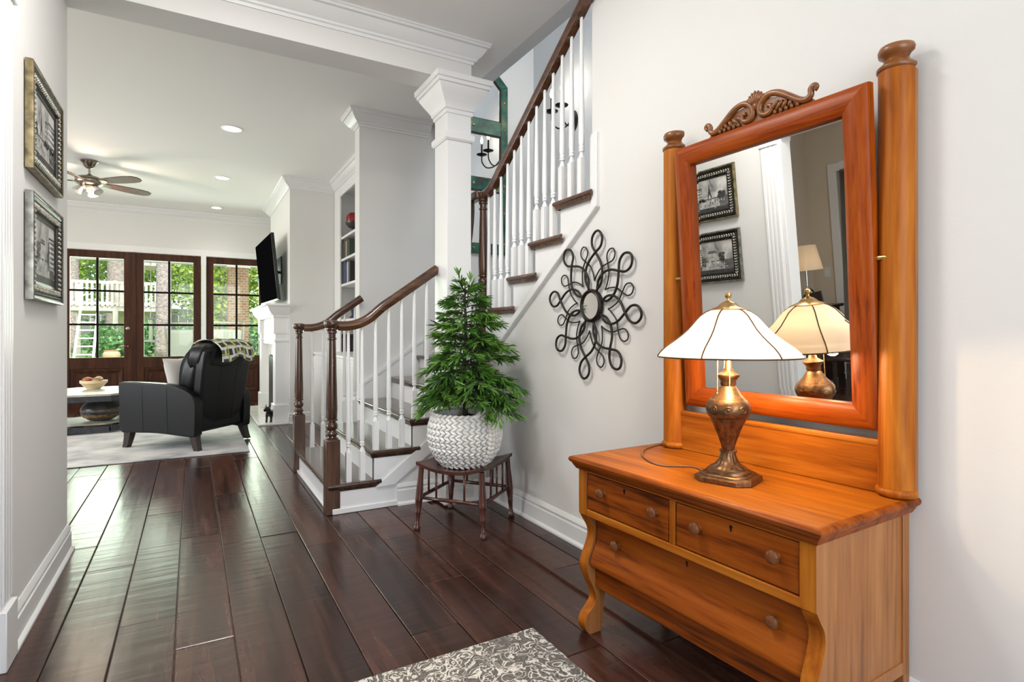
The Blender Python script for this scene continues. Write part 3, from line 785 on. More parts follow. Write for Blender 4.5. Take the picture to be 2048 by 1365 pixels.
# drawer rails and divider
BX('drawer_rail', 'pine_y', dr, (.031, .068, .606, .10, LT - .070, .621), .002)
BX('drawer_rail', 'pine_y', dr, (.030, .068, .444, .10, LT - .070, .470), .003)
BX('drawer_divider', 'pine_z', dr, (.031, .469, .470, .10, .491, .606), .002)
BX('apron', 'pine_dark', dr, (.074, .062, .172, .094, LT - .064, .262), .003)
def knob(x, y, z, parent):
    mb = MB().lathe([(0, 0), (.010, 0), (.008, .004), (.0075, .010), (.011, .014), (.0175, .017), (.0185, .022), (.016, .027), (.008, .030), (0, .0305)], n=20)
    mb.xf(Matrix.Translation((x, y, z)) @ Matrix.Rotation(-PI / 2, 4, 'Y')).build('knob', 'knob_wood', parent, smooth=60)
def keyhole(x, y, z, parent):
    MB().lathe([(0, 0), (.0045, 0), (.0045, .002), (0, .002)], n=12).box(-.013, -.0018, 0, 0, .0018, .002).xf(Matrix.Translation((x, y, z)) @ Matrix.Rotation(-PI / 2, 4, 'Y')).build('keyhole', 'black_metal', parent)
    
for ya, yb, ks in ((.069, .468, (.132, .379)), (.492, LT - .071, (.548, .796))):
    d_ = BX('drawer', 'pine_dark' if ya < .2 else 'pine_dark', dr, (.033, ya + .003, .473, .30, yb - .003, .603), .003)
    for ky in ks: knob(.033, ky, .552, d_)
    keyhole(.033, (ya + yb) / 2, .586, d_)
dp = [(.072, .4435), (.076, .405), (.078, .37), (.071, .335), (.056, .305), (.046, .282), (.044, .264), (.052, .256), (.30, .256), (.30, .4435)]
dpf = [(p[0], p[1]) for p in spline([(a, b, 0) for a, b in dp[:8]], 3)] + dp[8:]
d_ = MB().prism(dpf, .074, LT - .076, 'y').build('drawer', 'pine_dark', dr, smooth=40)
knob(.0775, .162, .362, d_); knob(.0775, .770, .366, d_); keyhole(.077, .46, .412, d_)

# swing mirror standing on the dresser
dm = thing('dresser_mirror', 'tall pine swing mirror between two half-round posts with carved crest', 'mirror', DR, DRZ)
for y0, h in ((.046, 1.905), (.858, 1.905)):
    r = .046
    half = [(r * 1.0 * math.cos(a), r * math.sin(a)) for a in [PI / 2 + PI * i / 16 for i in range(17)]]
    x0 = .468
    po = MB().prism([(x0 + a * 1.05, y0 + b) for a, b in half], .685, 1.862, 'z').build('post', 'pine_z', dm, smooth=50)
    bk = MB().box(x0, y0 - .044, .661, x0 + .020, y0 + .044, 1.86).build('post_backing', 'pine_side', po)
    def half_lathe(pr, z0, nm, par):
        vs = []; n = 17
        mb = MB()
        for rr, z in pr:
            for i in range(n):
                a = PI / 2 + PI * i / (n - 1); vs.append((x0 + rr * math.cos(a) * 1.05, y0 + rr * math.sin(a), z0 + z))
        fs = [(i*n+k, i*n+k+1, (i+1)*n+k+1, (i+1)*n+k) for i in range(len(pr)-1) for k in range(n-1)]
        fs.append(tuple(range(n))); fs.append(tuple((len(pr)-1)*n + k for k in range(n)))
        fs += [((i+1)*n, i*n, i*n+n-1, (i+1)*n+n-1) for i in range(len(pr)-1)]
        return mb.add(vs, fs).build(nm, 'carved_wood' if nm == 'finial' else 'pine_z', par, smooth=50)
    half_lathe([(.040, 0), (.048, .002), (.053, .010), (.053, .018), (.047, .025)], .661, 'post_foot', po)
    half_lathe([(.046, 0), (.050, .004), (.050, .012), (.043, .018), (.034, .026), (.031, .034), (.036, .042), (.045, .048), (.047, .060), (.043, .070), (.028, .076), (.0, .077)], 1.862, 'finial', po)
BX('lower_board', 'pine_y', dm, (.452, .088, .661, .474, .814, .800), .002)
MB().ext([(-.012, -.009), (.012, -.009), (.014, 0), (.010, .008), (-.010, .008), (-.014, 0)], [(.462, .088, .806), (.462, .814, .806)]).build('board_bead', 'pine_y', dm, smooth=40)
# tilting frame: built about its pivot, leaning slightly forward at the top
fr_loc = (.418, .4325, 1.335); TILT = math.radians(-3.8)
piv = Matrix.Translation(fr_loc) @ Matrix.Rotation(TILT, 4, 'Y') @ FACE_XN.to_4x4()
FW, FH, BW = .352, .497, .075
half_r = [(0, -.022), (BW, -.022), (BW, -.004)] + [(BW / 2 + BW / 2 * math.cos(t), .016 * math.sin(t) + .002) for t in [PI * i / 10 for i in range(1, 10)]] + [(0, -.004)]
ix, iz = FW - BW, FH - BW
corners = [(-ix, -iz), (ix, -iz), (ix, iz), (-ix, iz)]
names = ['bottom_rail', 'side_stile', 'top_rail', 'side_stile']
for i in range(4):
    a, b = corners[i], corners[(i + 1) % 4]
    dx, dz = b[0] - a[0], b[1] - a[1]; L = math.hypot(dx, dz); ux, uz = dx / L, dz / L; nx, nz = uz, -ux
    vs = []
    for end in (0, 1):
        for o_, h_ in half_r:
            along = -o_ if end == 0 else L + o_
            vs.append((a[0] + ux * along + nx * o_, a[1] + uz * along + nz * o_, h_))
    k = len(half_r)
    fs = [tuple(range(k)), tuple(range(k, 2 * k))] + [(j, (j + 1) % k, k + (j + 1) % k, k + j) for j in range(k)]
    MB().add(vs, fs).xf(piv).build(names[i], 'frame_red' if i % 2 == 0 else 'frame_red_z', dm, smooth=40)
bv = .020
mb = MB()
z0, z1 = -.010, -.0097
mb.add([(-ix - .004, -iz - .004, z0), (ix + .004, -iz - .004, z0), (ix + .004, iz + .004, z0), (-ix - .004, iz + .004, z0),
        (-ix + bv, -iz + bv, z1), (ix - bv, -iz + bv, z1), (ix - bv, iz - bv, z1), (-ix + bv, iz - bv, z1)],
       [(4, 5, 6, 7), (0, 1, 5, 4), (1, 2, 6, 5), (2, 3, 7, 6), (3, 0, 4, 7)])
g_ = mb.xf(piv)
me_fix = g_.build('mirror_glass', 'mirror_glass', dm, weld=False)
MB().box(-FW + .02, -FH + .02, -.022, FW - .02, FH - .02, -.014).xf(piv).build('backing', 'pine_side', dm)
# carved crest: shell between two running scrolls with acanthus leaves
ct = FH
mb = MB()
def scroll(s):
    P = [(.198 * s, ct + .030), (.205 * s, ct + .040), (.196 * s, ct + .047), (.186 * s, ct + .038), (.186 * s, ct + .022), (.172 * s, ct + .012), (.150 * s, ct + .018), (.115 * s, ct + .043), (.080 * s, ct + .066), (.045 * s, ct + .072),
         (.018 * s, ct + .056), (.012 * s, ct + .028), (.028 * s, ct + .012), (.050 * s, ct + .016), (.054 * s, ct + .034), (.040 * s, ct + .038)]
    pth = spline([(x, z, .0) for x, z in P], 4); n = len(pth)
    rr = [.0065 + .0045 * math.sin(PI * i / n) for i in range(n)]
    MB_ = MB().tube(pth, rr, 8)
    return MB_
for s in (1, -1):
    scroll(s).xf(piv).build('crest_scroll', 'carved_wood', dm, smooth=True)
    lf = MB()
    for i in range(5):
        x = .062 + i * .019; h = .040 - i * .0065
        Mx = Matrix.Rotation(s * (-.9 + .12 * i), 3, 'Z')
        lf.ball((x * s, ct + .012 + h * .4, .0), (.007, h * .62, .008), 8, 6, Mx)
        lf.ball((x * s + .006 * s, ct + .008, .002), (.006, .009, .007), 8, 6)
    lf.xf(piv).build('crest_leaves', 'carved_wood', dm, smooth=True)
sh = MB()
for i in range(7):
    a = (i - 3) * .27
    Mx = Matrix.Rotation(-a, 3, 'Z')
    sh.ball((math.sin(a) * .024, ct + .050 + math.cos(a) * .026, .002), (.0085, .026 - .002 * abs(i - 3), .011), 8, 8, Mx)
sh.ball((0, ct + .050, .002), (.014, .014, .010), 10, 8)
sh.xf(piv).build('crest_shell', 'carved_wood', dm, smooth=True)
MB().prism([(-.20, ct - .004), (.20, ct - .004), (.185, ct + .012), (.15, ct + .016), (.08, ct + .056), (.03, ct + .066), (-.03, ct + .066), (-.08, ct + .056), (-.15, ct + .016), (-.185, ct + .012)], -.014, -.004, 'z').xf(piv).build('crest_plate', 'carved_wood', dm)
for s in (1, -1):
    MB().tube([(s * (FW - .005), .0, -.01), (s * (FW + .030), .0, -.01)], .008, 10).xf(piv).build('pivot_pin', 'brass', dm, smooth=40)

# ============================================================ TABLE LAMP
LX, LY, LZ = 1.470, 1.205, .660
lamp = thing('table_lamp', 'bronze urn table lamp with cream panelled glass shade on the dresser', 'lamp', (LX, LY, LZ), math.radians(20))
def octo(r, z0, z1, r2=None): 
    mb = MB(); r2 = r2 or r
    k = .62
    def ring(q, z): return [(q, -q*k, z), (q, q*k, z), (q*k, q, z), (-q*k, q, z), (-q, q*k, z), (-q, -q*k, z), (-q*k, -q, z), (q*k, -q, z)]
    vs = ring(r, z0) + ring(r2, z1)
    return mb.add(vs, [tuple(range(8))[::-1], tuple(range(8, 16))] + [(i, (i+1) % 8, 8+(i+1) % 8, 8+i) for i in range(8)])
a = octo(.088, 0, .014); b_ = octo(.088, .014, .020, .078)
a.add(b_.v, b_.f); b_ = octo(.076, .020, .026, .070); a.add(b_.v, b_.f)
a.build('base_plate', 'bronze', lamp, bevel=.002)
pr = [(.068, .024), (.066, .032), (.056, .036), (.054, .042), (.040, .050), (.030, .062), (.024, .078), (.020, .092)]
def fluted(prof, n, amp, lo, hi, N=64):
    vs = []; fs = []
    for r, z in prof:
        k_ = amp if lo <= z <= hi else 0
        for i in range(N):
            t = 2 * PI * i / N; q = r * (1 - k_ * (0.5 + 0.5 * math.cos(n * t)))
            vs.append((q * math.cos(t), q * math.sin(t), z))
    for i in range(len(prof) - 1):
        for k in range(N): fs.append((i*N+k, i*N+(k+1) % N, (i+1)*N+(k+1) % N, (i+1)*N+k))
    fs.append(tuple(range(N))[::-1]); fs.append(tuple((len(prof)-1)*N+k for k in range(N)))
    return MB().add(vs, fs)
fluted(pr, 12, .10, .045, .09).build('foot', 'bronze', lamp, smooth=45)
urn = [(.019, .086), (.026, .088), (.026, .094), (.019, .097), (.021, .108), (.027, .125), (.034, .145), (.044, .170), (.054, .192), (.0545, .196), (.060, .200), (.065, .212), (.066, .228), (.064, .240), (.058, .250), (.054, .254)]
u_ = fluted([(r, z) for r, z in urn], 14, .10, .12, .185).build('urn_body', 'bronze', lamp, smooth=45)
mb = MB()
for i in range(9):
    t = 2 * PI * i / 9
    c = (math.cos(t) * .0645, math.sin(t) * .0645, .225); Mz = Matrix.Rotation(t, 3, 'Z')
    P = [Vector(c) + Mz @ Vector((0, .011 * math.cos(q), .010 * math.sin(q))) for q in [2 * PI * j / 14 for j in range(14)]]
    mb.tube(P, .0018, 5, True)
    mb.ball(c, (.003, .005, .004), 6, 5, Mz)
mb.build('embossed_band', 'bronze', u_, smooth=True)
MB().lathe([(.054, .252), (.050, .258), (.040, .268), (.030, .284), (.025, .292), (.021, .296), (.024, .302), (.023, .312), (.030, .322), (.034, .326), (.034, .331), (.026, .336), (.016, .342), (.013, .352)], n=28).build('neck', 'bronze', lamp, smooth=45)
MB().lathe([(.0115, .345), (.0115, .405), (.016, .408), (.016, .416), (.006, .42), (.004, .55), (0, .55)], n=20).build('stem', 'brass', lamp, smooth=45)
shp = [(.215, .388), (.205, .402), (.188, .418), (.166, .434), (.142, .452), (.120, .472), (.102, .494), (.085, .514), (.066, .528), (.050, .535)]
for i in range(6):                                       # six bent glass panels with leaded joints
    t0, t1 = 2 * PI * i / 6, 2 * PI * (i + 1) / 6; vs = []
    for r, z in shp:
        for j in range(9):
            t = t0 + (t1 - t0) * j / 8; q = r * (1 - .018 * (1 - math.cos(2 * PI * j / 8)) * .0)
            vs.append((q * math.cos(t), q * math.sin(t), z))
    fs = [(a_*9+j, a_*9+j+1, (a_+1)*9+j+1, (a_+1)*9+j) for a_ in range(len(shp)-1) for j in range(8)]
    MB().add(vs, fs).build('shade_panel', 'shade_glass', lamp, smooth=True)
    MB().tube([(r * math.cos(t0) * 1.005, r * math.sin(t0) * 1.005, z + .001) for r, z in shp], .0022, 6).build('leading', 'lead_came', lamp, smooth=True)
MB().tube([(.215 * math.cos(t), .215 * math.sin(t), .387) for t in [2 * PI * i / 48 for i in range(48)]], .0024, 6, True).build('shade_rim', 'lead_came', lamp, smooth=True)
MB().lathe([(.052, .532), (.054, .537), (.046, .541), (.032, .546), (.026, .553), (.020, .558), (.010, .562), (.005, .565), (.0045, .572), (.009, .575), (.011, .582), (.009, .589), (0, .592)], n=24).build('shade_cap', 'brass', lamp, smooth=50)
for i, t in enumerate((.5, .5 + PI)):
    bx_, by_ = .05 * math.cos(t), .05 * math.sin(t)
    MB().lathe([(0, -.03), (.016, -.026), (.025, -.010), (.026, .004), (.020, .020), (.012, .034), (.012, .05), (0, .05)], (bx_, by_, .408), 16).build('bulb', 'bulb_glow', lamp, smooth=True)
    MB().tube([(bx_, by_, .455), (0, 0, .47)], .008, 8).build('bulb_arm', 'brass', lamp, smooth=True)
for t, L in ((2.4, .135), (3.6, .145)):
    ch = MB(); x, y = .026 * math.cos(t) * 1.4, .026 * math.sin(t) * 1.4
    for k in range(int(L / .0042)): ch.ball((x, y, .41 - k * .0042), .0021, 6, 4)
    ch.ball((x, y, .41 - L - .004), (.004, .004, .006), 8, 6)
    ch.build('pull_chain', 'brass', lamp, smooth=True)
lp = light('POINT', 'lamp_light', (LX, LY, LZ + .44), (0, 0, 0), 0.8, (1.0, 0.76, 0.50), radius=.05)
for t in (.5, .5 + PI):
    ta = t + math.radians(20)
    light('POINT', 'lamp_bulb_light', (LX + .066 * math.cos(ta), LY + .066 * math.sin(ta), LZ + .366), (0, 0, 0), 3.8, (1.0, 0.74, 0.44), radius=.022)
cord = tag(MB().tube(spline([(LX - .01, LY + .085, .664), (LX + .02, LY + .16, .664), (LX - .06, LY + .24, .664), (LX - .02, LY + .36, .664), (LX + .04, LY + .43, .668), (LX + .10, LY + .475, .6635), (LX + .17, LY + .50, .6635), (LX + .23, LY + .50, .6635), (LX + .27, LY + .48, .664)], 6), .003, 6).build('lamp_cord', 'cord_brown', smooth=True), 'thin brown lamp cord trailing over the dresser top to the wall', 'cord')

# ============================================================ SUNBURST WALL MIRROR
SBY, SBZ = 2.285, 1.262
sb = thing('sunburst_mirror', 'black iron looped sunburst with small round mirror on the hall wall', 'wall decor', (XR, SBY, SBZ))
RM = FACE_XN.to_4x4(); k8 = 8; ROT = -.157
def pol(r, a, h=.018): return (r * math.cos(a), r * math.sin(a), h)
for i in range(8):
    a = ROT + 2 * PI * i / 8
    ca, sa = math.cos(a), math.sin(a)
    def L_(r, s, h): return (r * ca - s * sa, r * sa + s * ca, h)
    P = [L_(.080, -.030, .018), L_(.120, -.062, .02), (L_(.175, -.068, .022)), L_(.225, -.045, .022), L_(.268, 0, .022), L_(.302, .034, .022), L_(.344, .040, .022), L_(.374, .015, .022), L_(.374, -.015, .022), L_(.344, -.040, .022), L_(.302, -.034, .022),
         L_(.268, 0, .026), L_(.225, .045, .022), L_(.175, .068, .022), L_(.120, .062, .02), L_(.080, .030, .018)]
    MB().tube(spline(P, 5), .0062, 8).xf(RM).build('petal_loop', 'iron_brown', sb, smooth=True)
    h = a + PI / 8; ch, sh_ = math.cos(h), math.sin(h)
    def T_(r, s, z): return (r * ch - s * sh_, r * sh_ + s * ch, z)
    t8 = math.tan(PI / 8)
    P = [pol(.128, a, .012), T_(.150, -.048, .012), T_(.200, -.034, .012), T_(.238, 0, .012), T_(.268, .026, .012), T_(.298, .026, .012), T_(.315, .008, .012), T_(.315, -.008, .012), T_(.298, -.026, .012), T_(.268, -.026, .012), T_(.238, 0, .014), T_(.200, .034, .012), T_(.150, .048, .012), pol(.128, a + PI / 4, .012)]
    MB().tube(spline(P, 5), .0036, 7).xf(RM).build('wire_loop', 'iron_brown', sb, smooth=True)
MB().lathe([(.066, .008), (.080, .008), (.086, .016), (.083, .028), (.074, .034), (.067, .028), (.066, .02)], n=40).xf(RM).build('ring', 'iron_brown', sb, smooth=60)
MB().lathe([(0, .004), (.082, .004), (.078, .012), (0, .012)], n=40).xf(RM).build('back_plate', 'iron_brown', sb)
MB().lathe([(0, .0225), (.069, .0225), (.069, .014), (0, .014)], n=40).xf(RM).build('mirror_disc', 'mirror_glass', sb, smooth=40)

# ============================================================ FRAMED PARIS PICTURES
plain('pic_frame_dark', (0.03, 0.027, 0.022), 0.35, 0.5, noise=(30, 0.5))
plain('pic_frame_silver', (0.58, 0.54, 0.46), 0.3, 0.75, noise=(50, 0.5))
plain('pic_edge', (0.22, 0.21, 0.18), 0.35, 0.7, noise=(24, 0.5))
plain('pic_gold', (0.24, 0.19, 0.10), 0.35, 0.7, noise=(24, 0.6))
for nm, g in (('ink_black', .012), ('ink_dark', .045), ('ink_mid', .13), ('ink_pale', .45), ('ink_white', .80)):
    plain(nm, (g, g * .98, g * .92), 0.6, noise=(35, 0.35))
m, nt, p = newmat('canvas_sky')
v = coords(nt, (1, 1, 1)); t = nd(nt, 'ShaderNodeTexNoise', Scale=7.0, Detail=4.0, Distortion=0.8); nt.links.new(v, t.inputs['Vector'])
nt.links.new(ramp(nt, t.outputs[0], [(0.34, (0.14, 0.14, 0.13)), (0.5, (0.42, 0.41, 0.385)), (0.66, (0.72, 0.70, 0.66))]), p.inputs['Base Color']); p.inputs['Roughness'].default_value = 0.5
def picture(zc, kind, label, tone):
    W2, H2 = .285, .208
    root = thing('framed_picture', label, 'picture', (XL, 3.068, zc), 0, 'paris pictures on the left wall')
    T = FACE_XP.to_4x4(); rnd = random.Random(kind)
    bw = .078
    prof = [(a_, b_ * .72) for a_, b_ in [(0, 0), (0, .010), (.010, .014), (.016, .012), (.018, .020), (.044, .028), (.047, .022), (.050, .030), (.056, .034), (.058, .026), (.068, .034), (.074, .034), (.078, .028), (.078, 0)]]
    i_x, i_y = W2 - bw, H2 - bw
    rc = [(-i_x, -i_y), (i_x, -i_y), (i_x, i_y), (-i_x, i_y)]
    MB().sweep(prof, rc, .004, -1, True).xf(T).build('frame', 'pic_frame_dark', root, smooth=30)
    MB().sweep([(.064, .012), (.067, .0245), (.073, .0275), (.078, .0255), (.0795, .020), (.0795, .0)], rc, .004, -1, True).xf(T).build('frame_edge', tone, root, smooth=50)
    mb = MB(); q = .031                                  # carved leaf band
    def band(x, y, ang):
        for s in (1, -1):
            Mx = Matrix.Rotation(ang + s * .7, 3, 'Z')
            mb.ball((x + math.cos(ang + PI / 2) * s * .006, y + math.sin(ang + PI / 2) * s * .006, .0225), (.0105, .0055, .0065), 6, 5, Mx)
    nx, ny = int((2 * i_x + .06) / .021), int((2 * i_y + .06) / .021)
    for i in range(nx + 1):
        x = -i_x - q + (2 * i_x + 2 * q) * i / nx; band(x, -i_y - q, 0); band(x, i_y + q, 0)
    for i in range(1, ny):
        y = -i_y - q + (2 * i_y + 2 * q) * i / ny; band(-i_x - q, y, PI / 2); band(i_x + q, y, PI / 2)
    mb.xf(T).build('carved_band', 'pic_frame_silver', root, smooth=True)
    cv = MB().box(-i_x - .002, -i_y - .002, .003, i_x + .002, i_y + .002, .008).xf(T).build('canvas', 'canvas_sky', root)
    inks = ['ink_black', 'ink_dark', 'ink_mid', 'ink_pale', 'ink_white']
    mb = MB(); lay = [.0082]
    def poly(pts, ink):
        lay[0] += .00004; mb.add([(x, y, lay[0]) for x, y in pts], [tuple(range(len(pts)))], ink)
    def rect_(x0, y0, x1, y1, ink): poly([(x0, y0), (x1, y0), (x1, y1), (x0, y1)], ink)
    def blob(x, y, rx, ry, ink, n=10):
        poly([(x + rx * math.cos(2*PI*i/n) * rnd.uniform(.75, 1.15), y + ry * math.sin(2*PI*i/n) * rnd.uniform(.75, 1.15)) for i in range(n)], ink)
    gx, gy = i_x, i_y
    def cl(v, m_): return max(-m_, min(m_, v))
    rect_(-gx, -gy, gx, -gy * .18, 2); rect_(-gx * .6, -gy * .75, gx * .55, -gy * .25, 3); rect_(-gx, -gy, gx, -gy * .78, 1)
    def facade(x0, x1, y0, y1, ink):
        rect_(x0, y0, x1, y1, ink); rect_(x0, y1, x1, y1 + .010, 1)
        nw = max(2, int((x1 - x0) / .014)); nh = max(2, int((y1 - y0) / .022))
        for a in range(nw):
            for b in range(nh):
                xx = x0 + (a + .25) * (x1 - x0) / nw; yy = y0 + (b + .2) * (y1 - y0) / nh
                rect_(xx, yy, xx + .5 * (x1 - x0) / nw, yy + .6 * (y1 - y0) / nh, 1)
    if kind == 1:                                        # boulevard with an iron tower in the distance, houses on the right
        poly([(-.060, -.02), (-.046, .030), (-.0405, .085), (-.038, .098), (-.0355, .085), (-.030, .030), (-.016, -.02), (-.026, -.02), (-.034, .005), (-.042, .005), (-.050, -.02)], 1)
        rect_(-.055, .024, -.021, .029, 1)
        facade(.03, .075, -.03, .060, 3); facade(.085, gx - .004, -.03, .072, 4)
        for i in range(16): blob(rnd.uniform(.0, gx - .02), -.035 + rnd.uniform(-.006, .012), .016, .008, 0 if i % 3 else 1)
        for i in range(9): blob(-gx + .03 + rnd.uniform(-.01, .05), -.01 + rnd.uniform(-.015, .022), .018, .016, 1)
    elif kind == 2:                                      # broad street with a stone arch, tall house on the right, bare trees
        poly([(-.050, -.05), (-.050, .040), (.020, .040), (.020, -.05), (.002, -.05), (.002, .0), (-.008, .014), (-.022, .014), (-.032, .0), (-.032, -.05)], 3)
        rect_(-.054, .036, .024, .044, 1); rect_(-.050, .046, .020, .056, 2)
        facade(.100, gx - .006, -.06, .072, 4); facade(.085, .100, -.05, .05, 2)
        for bx_ in (.058, .072, -.098, -.115):
            for j in range(14):
                t_ = rnd.uniform(.25, PI - .25); l_ = rnd.uniform(.02, .05)
                x0, y0 = bx_, -.03 + rnd.uniform(0, .03); x1, y1 = x0 + l_ * math.cos(t_), y0 + l_ * math.sin(t_)
                x1 = cl(x1, gx - .004); poly([(x0 - .0012, y0), (x0 + .0012, y0), (x1, y1)], 0)
            rect_(bx_ - .002, -.06, bx_ + .002, -.01, 0)
        for i in range(10): blob(-.105 + rnd.uniform(-.02, .02), .0 + rnd.uniform(-.02, .03), .014, .010, 1)
    for i in range(26):                                  # strollers and cafe tables
        x = rnd.uniform(-gx + .02, gx - .02); y = rnd.uniform(-gy * .72, -gy * .30); h_ = .010 + .012 * (-y / gy)
        poly([(x - .003, y), (x + .003, y), (x + .002, y + h_), (x - .002, y + h_)], rnd.choice([0, 0, 1, 4])); blob(x, y + h_ + .002, .002, .0025, 0, 6)
    for i in range(12):
        x = rnd.uniform(-gx + .03, gx - .03); y = rnd.uniform(-gy * .85, -gy * .4); rect_(x, y, x + rnd.uniform(.01, .03), y + .0035, rnd.choice([3, 4]))
    mb.xf(T).build('brushwork', inks, cv, weld=False)
    return root
picture(1.968, 1, 'upper ornate framed grey boulevard painting on the left wall', 'pic_gold')
picture(1.463, 2, 'lower ornate framed grey painting of a street with an arch on the left wall', 'pic_edge')

# ============================================================ STOOL AND POTTED PINE
SC = Vector((1.405, 3.025, 0))
ang = math.atan2(2.75 - 3.053, 1.375 - 1.128)           # direction from the left leg to the front leg
stool = thing('thebes_stool', 'low dark mahogany stool with dished seat under the potted pine', 'stool', SC, ang)
hs = .197
def seat_z(x, y): return .345 + .034 * min(1, (abs(x) / .205) ** 2.2) - .010 * (1 - min(1, (abs(y) / .21) ** 2)) + .006
N_ = 14; mb = MB(); vs = []; 
for lev in (0, -.018):
    for j in range(N_ + 1):
        for i in range(N_ + 1):
            u_, v_ = -1 + 2 * i / N_, -1 + 2 * j / N_
            x, y = u_ * .212, v_ * .212
            cut_ = .016 * (1 - abs(u_) ** 2) if abs(v_) == 1 else 0
            vs.append((x, y, seat_z(x, y) + lev + .012 * max(0, abs(u_) + abs(v_) - 1.5)))
n2 = (N_ + 1) ** 2; fs = []
for j in range(N_):
    for i in range(N_):
        a = j * (N_ + 1) + i; fs.append((a, a + 1, a + N_ + 2, a + N_ + 1)); fs.append((n2 + a, n2 + a + N_ + 1, n2 + a + N_ + 2, n2 + a + 1))
edge = [i for i in range(N_ + 1)] + [(j + 1) * (N_ + 1) + N_ for j in range(N_)] + [N_ * (N_ + 1) + N_ - 1 - i for i in range(N_)] + [(N_ - 1 - j) * (N_ + 1) for j in range(N_ - 1)]
for a, b in zip(edge, edge[1:] + edge[:1]): fs.append((a, n2 + a, n2 + b, b))
mb.add(vs, fs).build('seat', 'stool_wood', stool, smooth=45)
for sx in (-1, 1):
    for sy in (-1, 1):
        pr = [(0, 0), (.016, 0), (.020, .006), (.021, .016), (.016, .026), (.0125, .034), (.0145, .038), (.012, .042), (.013, .07), (.0155, .10), (.017, .104), (.0155, .108), (.0185, .14), (.021, .170), (.0225, .174), (.021, .178), (.022, .182), (.0205, .187), (.021, .21), (.018, .26), (.0155, .30), (.016, .36), (0, .36)]
        lg = MB().lathe(pr, n=16)
        lg.v = [(x + sx * (hs * (1.06 - .10 * z / .36)), y + sy * (hs * (1.06 - .10 * z / .36)), z) for x, y, z in lg.v]
        lg.build('leg', 'stool_wood', stool, smooth=45)
e = hs * 1.01; zs = .185
for a, b in (((-e, -e), (e, -e)), ((e, -e), (e, e)), ((e, e), (-e, e)), ((-e, e), (-e, -e))):
    MB().tube([(a[0], a[1], zs), ((a[0] + b[0]) / 2, (a[1] + b[1]) / 2, zs), (b[0], b[1], zs)], [.009, .0115, .009], 10).build('stretcher', 'stool_wood', stool, smooth=True)
    for t in (-.22, 0, .22) if True else ():
        x = (a[0] + b[0]) / 2 + (b[0] - a[0]) * t; y = (a[1] + b[1]) / 2 + (b[1] - a[1]) * t
        MB().tube([(x, y, zs), (x, y, seat_z(x, y) - .008)], .0062, 8).build('spindle', 'stool_wood', stool, smooth=True)

PB = Vector((1.405, 3.035, .352))
pot = thing('potted_pine', 'bushy green pine tree in a white braided pot on the stool', 'plant', PB)
def pot_r(z):  # outer radius of the pot wall
    pts = [(0, .135), (.04, .172), (.10, .207), (.17, .220), (.23, .216), (.28, .200), (.31, .188)]
    for (a, ra), (b, rb_) in zip(pts[:-1], pts[1:]):
        if a <= z <= b: return ra + (rb_ - ra) * (z - a) / (b - a)
    return pts[-1][1]
HP = .305
MB().lathe([(0, .004), (.12, .004)] + [(pot_r(z) - .014, z) for z in [HP * i / 12 for i in range(13)]] + [(pot_r(HP) - .034, HP - .004), (.150, HP - .05), (0, HP - .055)], n=40).build('pot_wall', 'pot_white', pot, smooth=60)
NR = 9; rowh = HP / NR
RIDGE = math.radians(-72)
for r_ in range(NR):
    mb = MB(); zc = rowh * (r_ + .5); rr = pot_r(zc) - .006; nl = int(2 * PI * rr / .034)
    dzdr = (pot_r(zc + .01) - pot_r(zc - .01)) / .02
    for dz, tw in ((-rowh * .25, -1), (rowh * .25, 1)):
        for i in range(nl):
            t = 2 * PI * (i + (r_ % 2) * .5) / nl; q = rr + dzdr * dz
            Mz = Matrix.Rotation(t, 3, 'Z') @ Matrix.Rotation(tw * .55, 3, 'X')
            mb.ball((q * math.cos(t), q * math.sin(t), zc + dz), (.0125, .0235, .0088), 8, 6, Mz)
    mb.build('braid', 'pot_white', pot, smooth=True)
mb = MB()
for k in range(12):
    z = .02 + k * .0245; q = pot_r(min(z, HP)) + .004
    for s in (1, -1):
        t = RIDGE + s * .055
        Mz = Matrix.Rotation(t, 3, 'Z') @ Matrix.Rotation(s * .9, 3, 'X')
        mb.ball((q * math.cos(t), q * math.sin(t), z), (.014, .019, .0125), 7, 6, Mz)
mb.build('braid_ridge', 'pot_white', pot, smooth=True)
mb = MB()
for s in (1, -1):                                        # loop handle rising at the ridge
    pass
P = [(.19 * math.cos(RIDGE + a) , .19 * math.sin(RIDGE + a), HP - .01 + .045 * math.cos(a / .42 * PI / 2)) for a in [-.42 + .84 * i / 14 for i in range(15)]]
for i, c in enumerate(P):
    mb.ball(c, (.016, .016, .014), 8, 6)
mb.build('handle', 'pot_white', pot, smooth=True)
mb = MB()
for i in range(40):
    a, q = random.uniform(0, 2 * PI), random.uniform(0, .13); mb.ball((q * math.cos(a), q * math.sin(a), HP - .05), (.03, .03, random.uniform(.012, .035)), 7, 5)
mb.build('moss', 'moss', pot, smooth=True, kind='stuff')
TOPZ = 1.07
trunk = [(0, 0, HP - .08), (.004, .003, .45), (-.003, .002, .6), (.004, -.003, .8), (0, 0, .95), (.0, 0, TOPZ)]
MB().tube(spline(trunk, 4), [.018 - .014 * i / 20 for i in range(21)], 8).build('trunk', 'bark_plant', pot, smooth=True)
rp = random.Random(5)
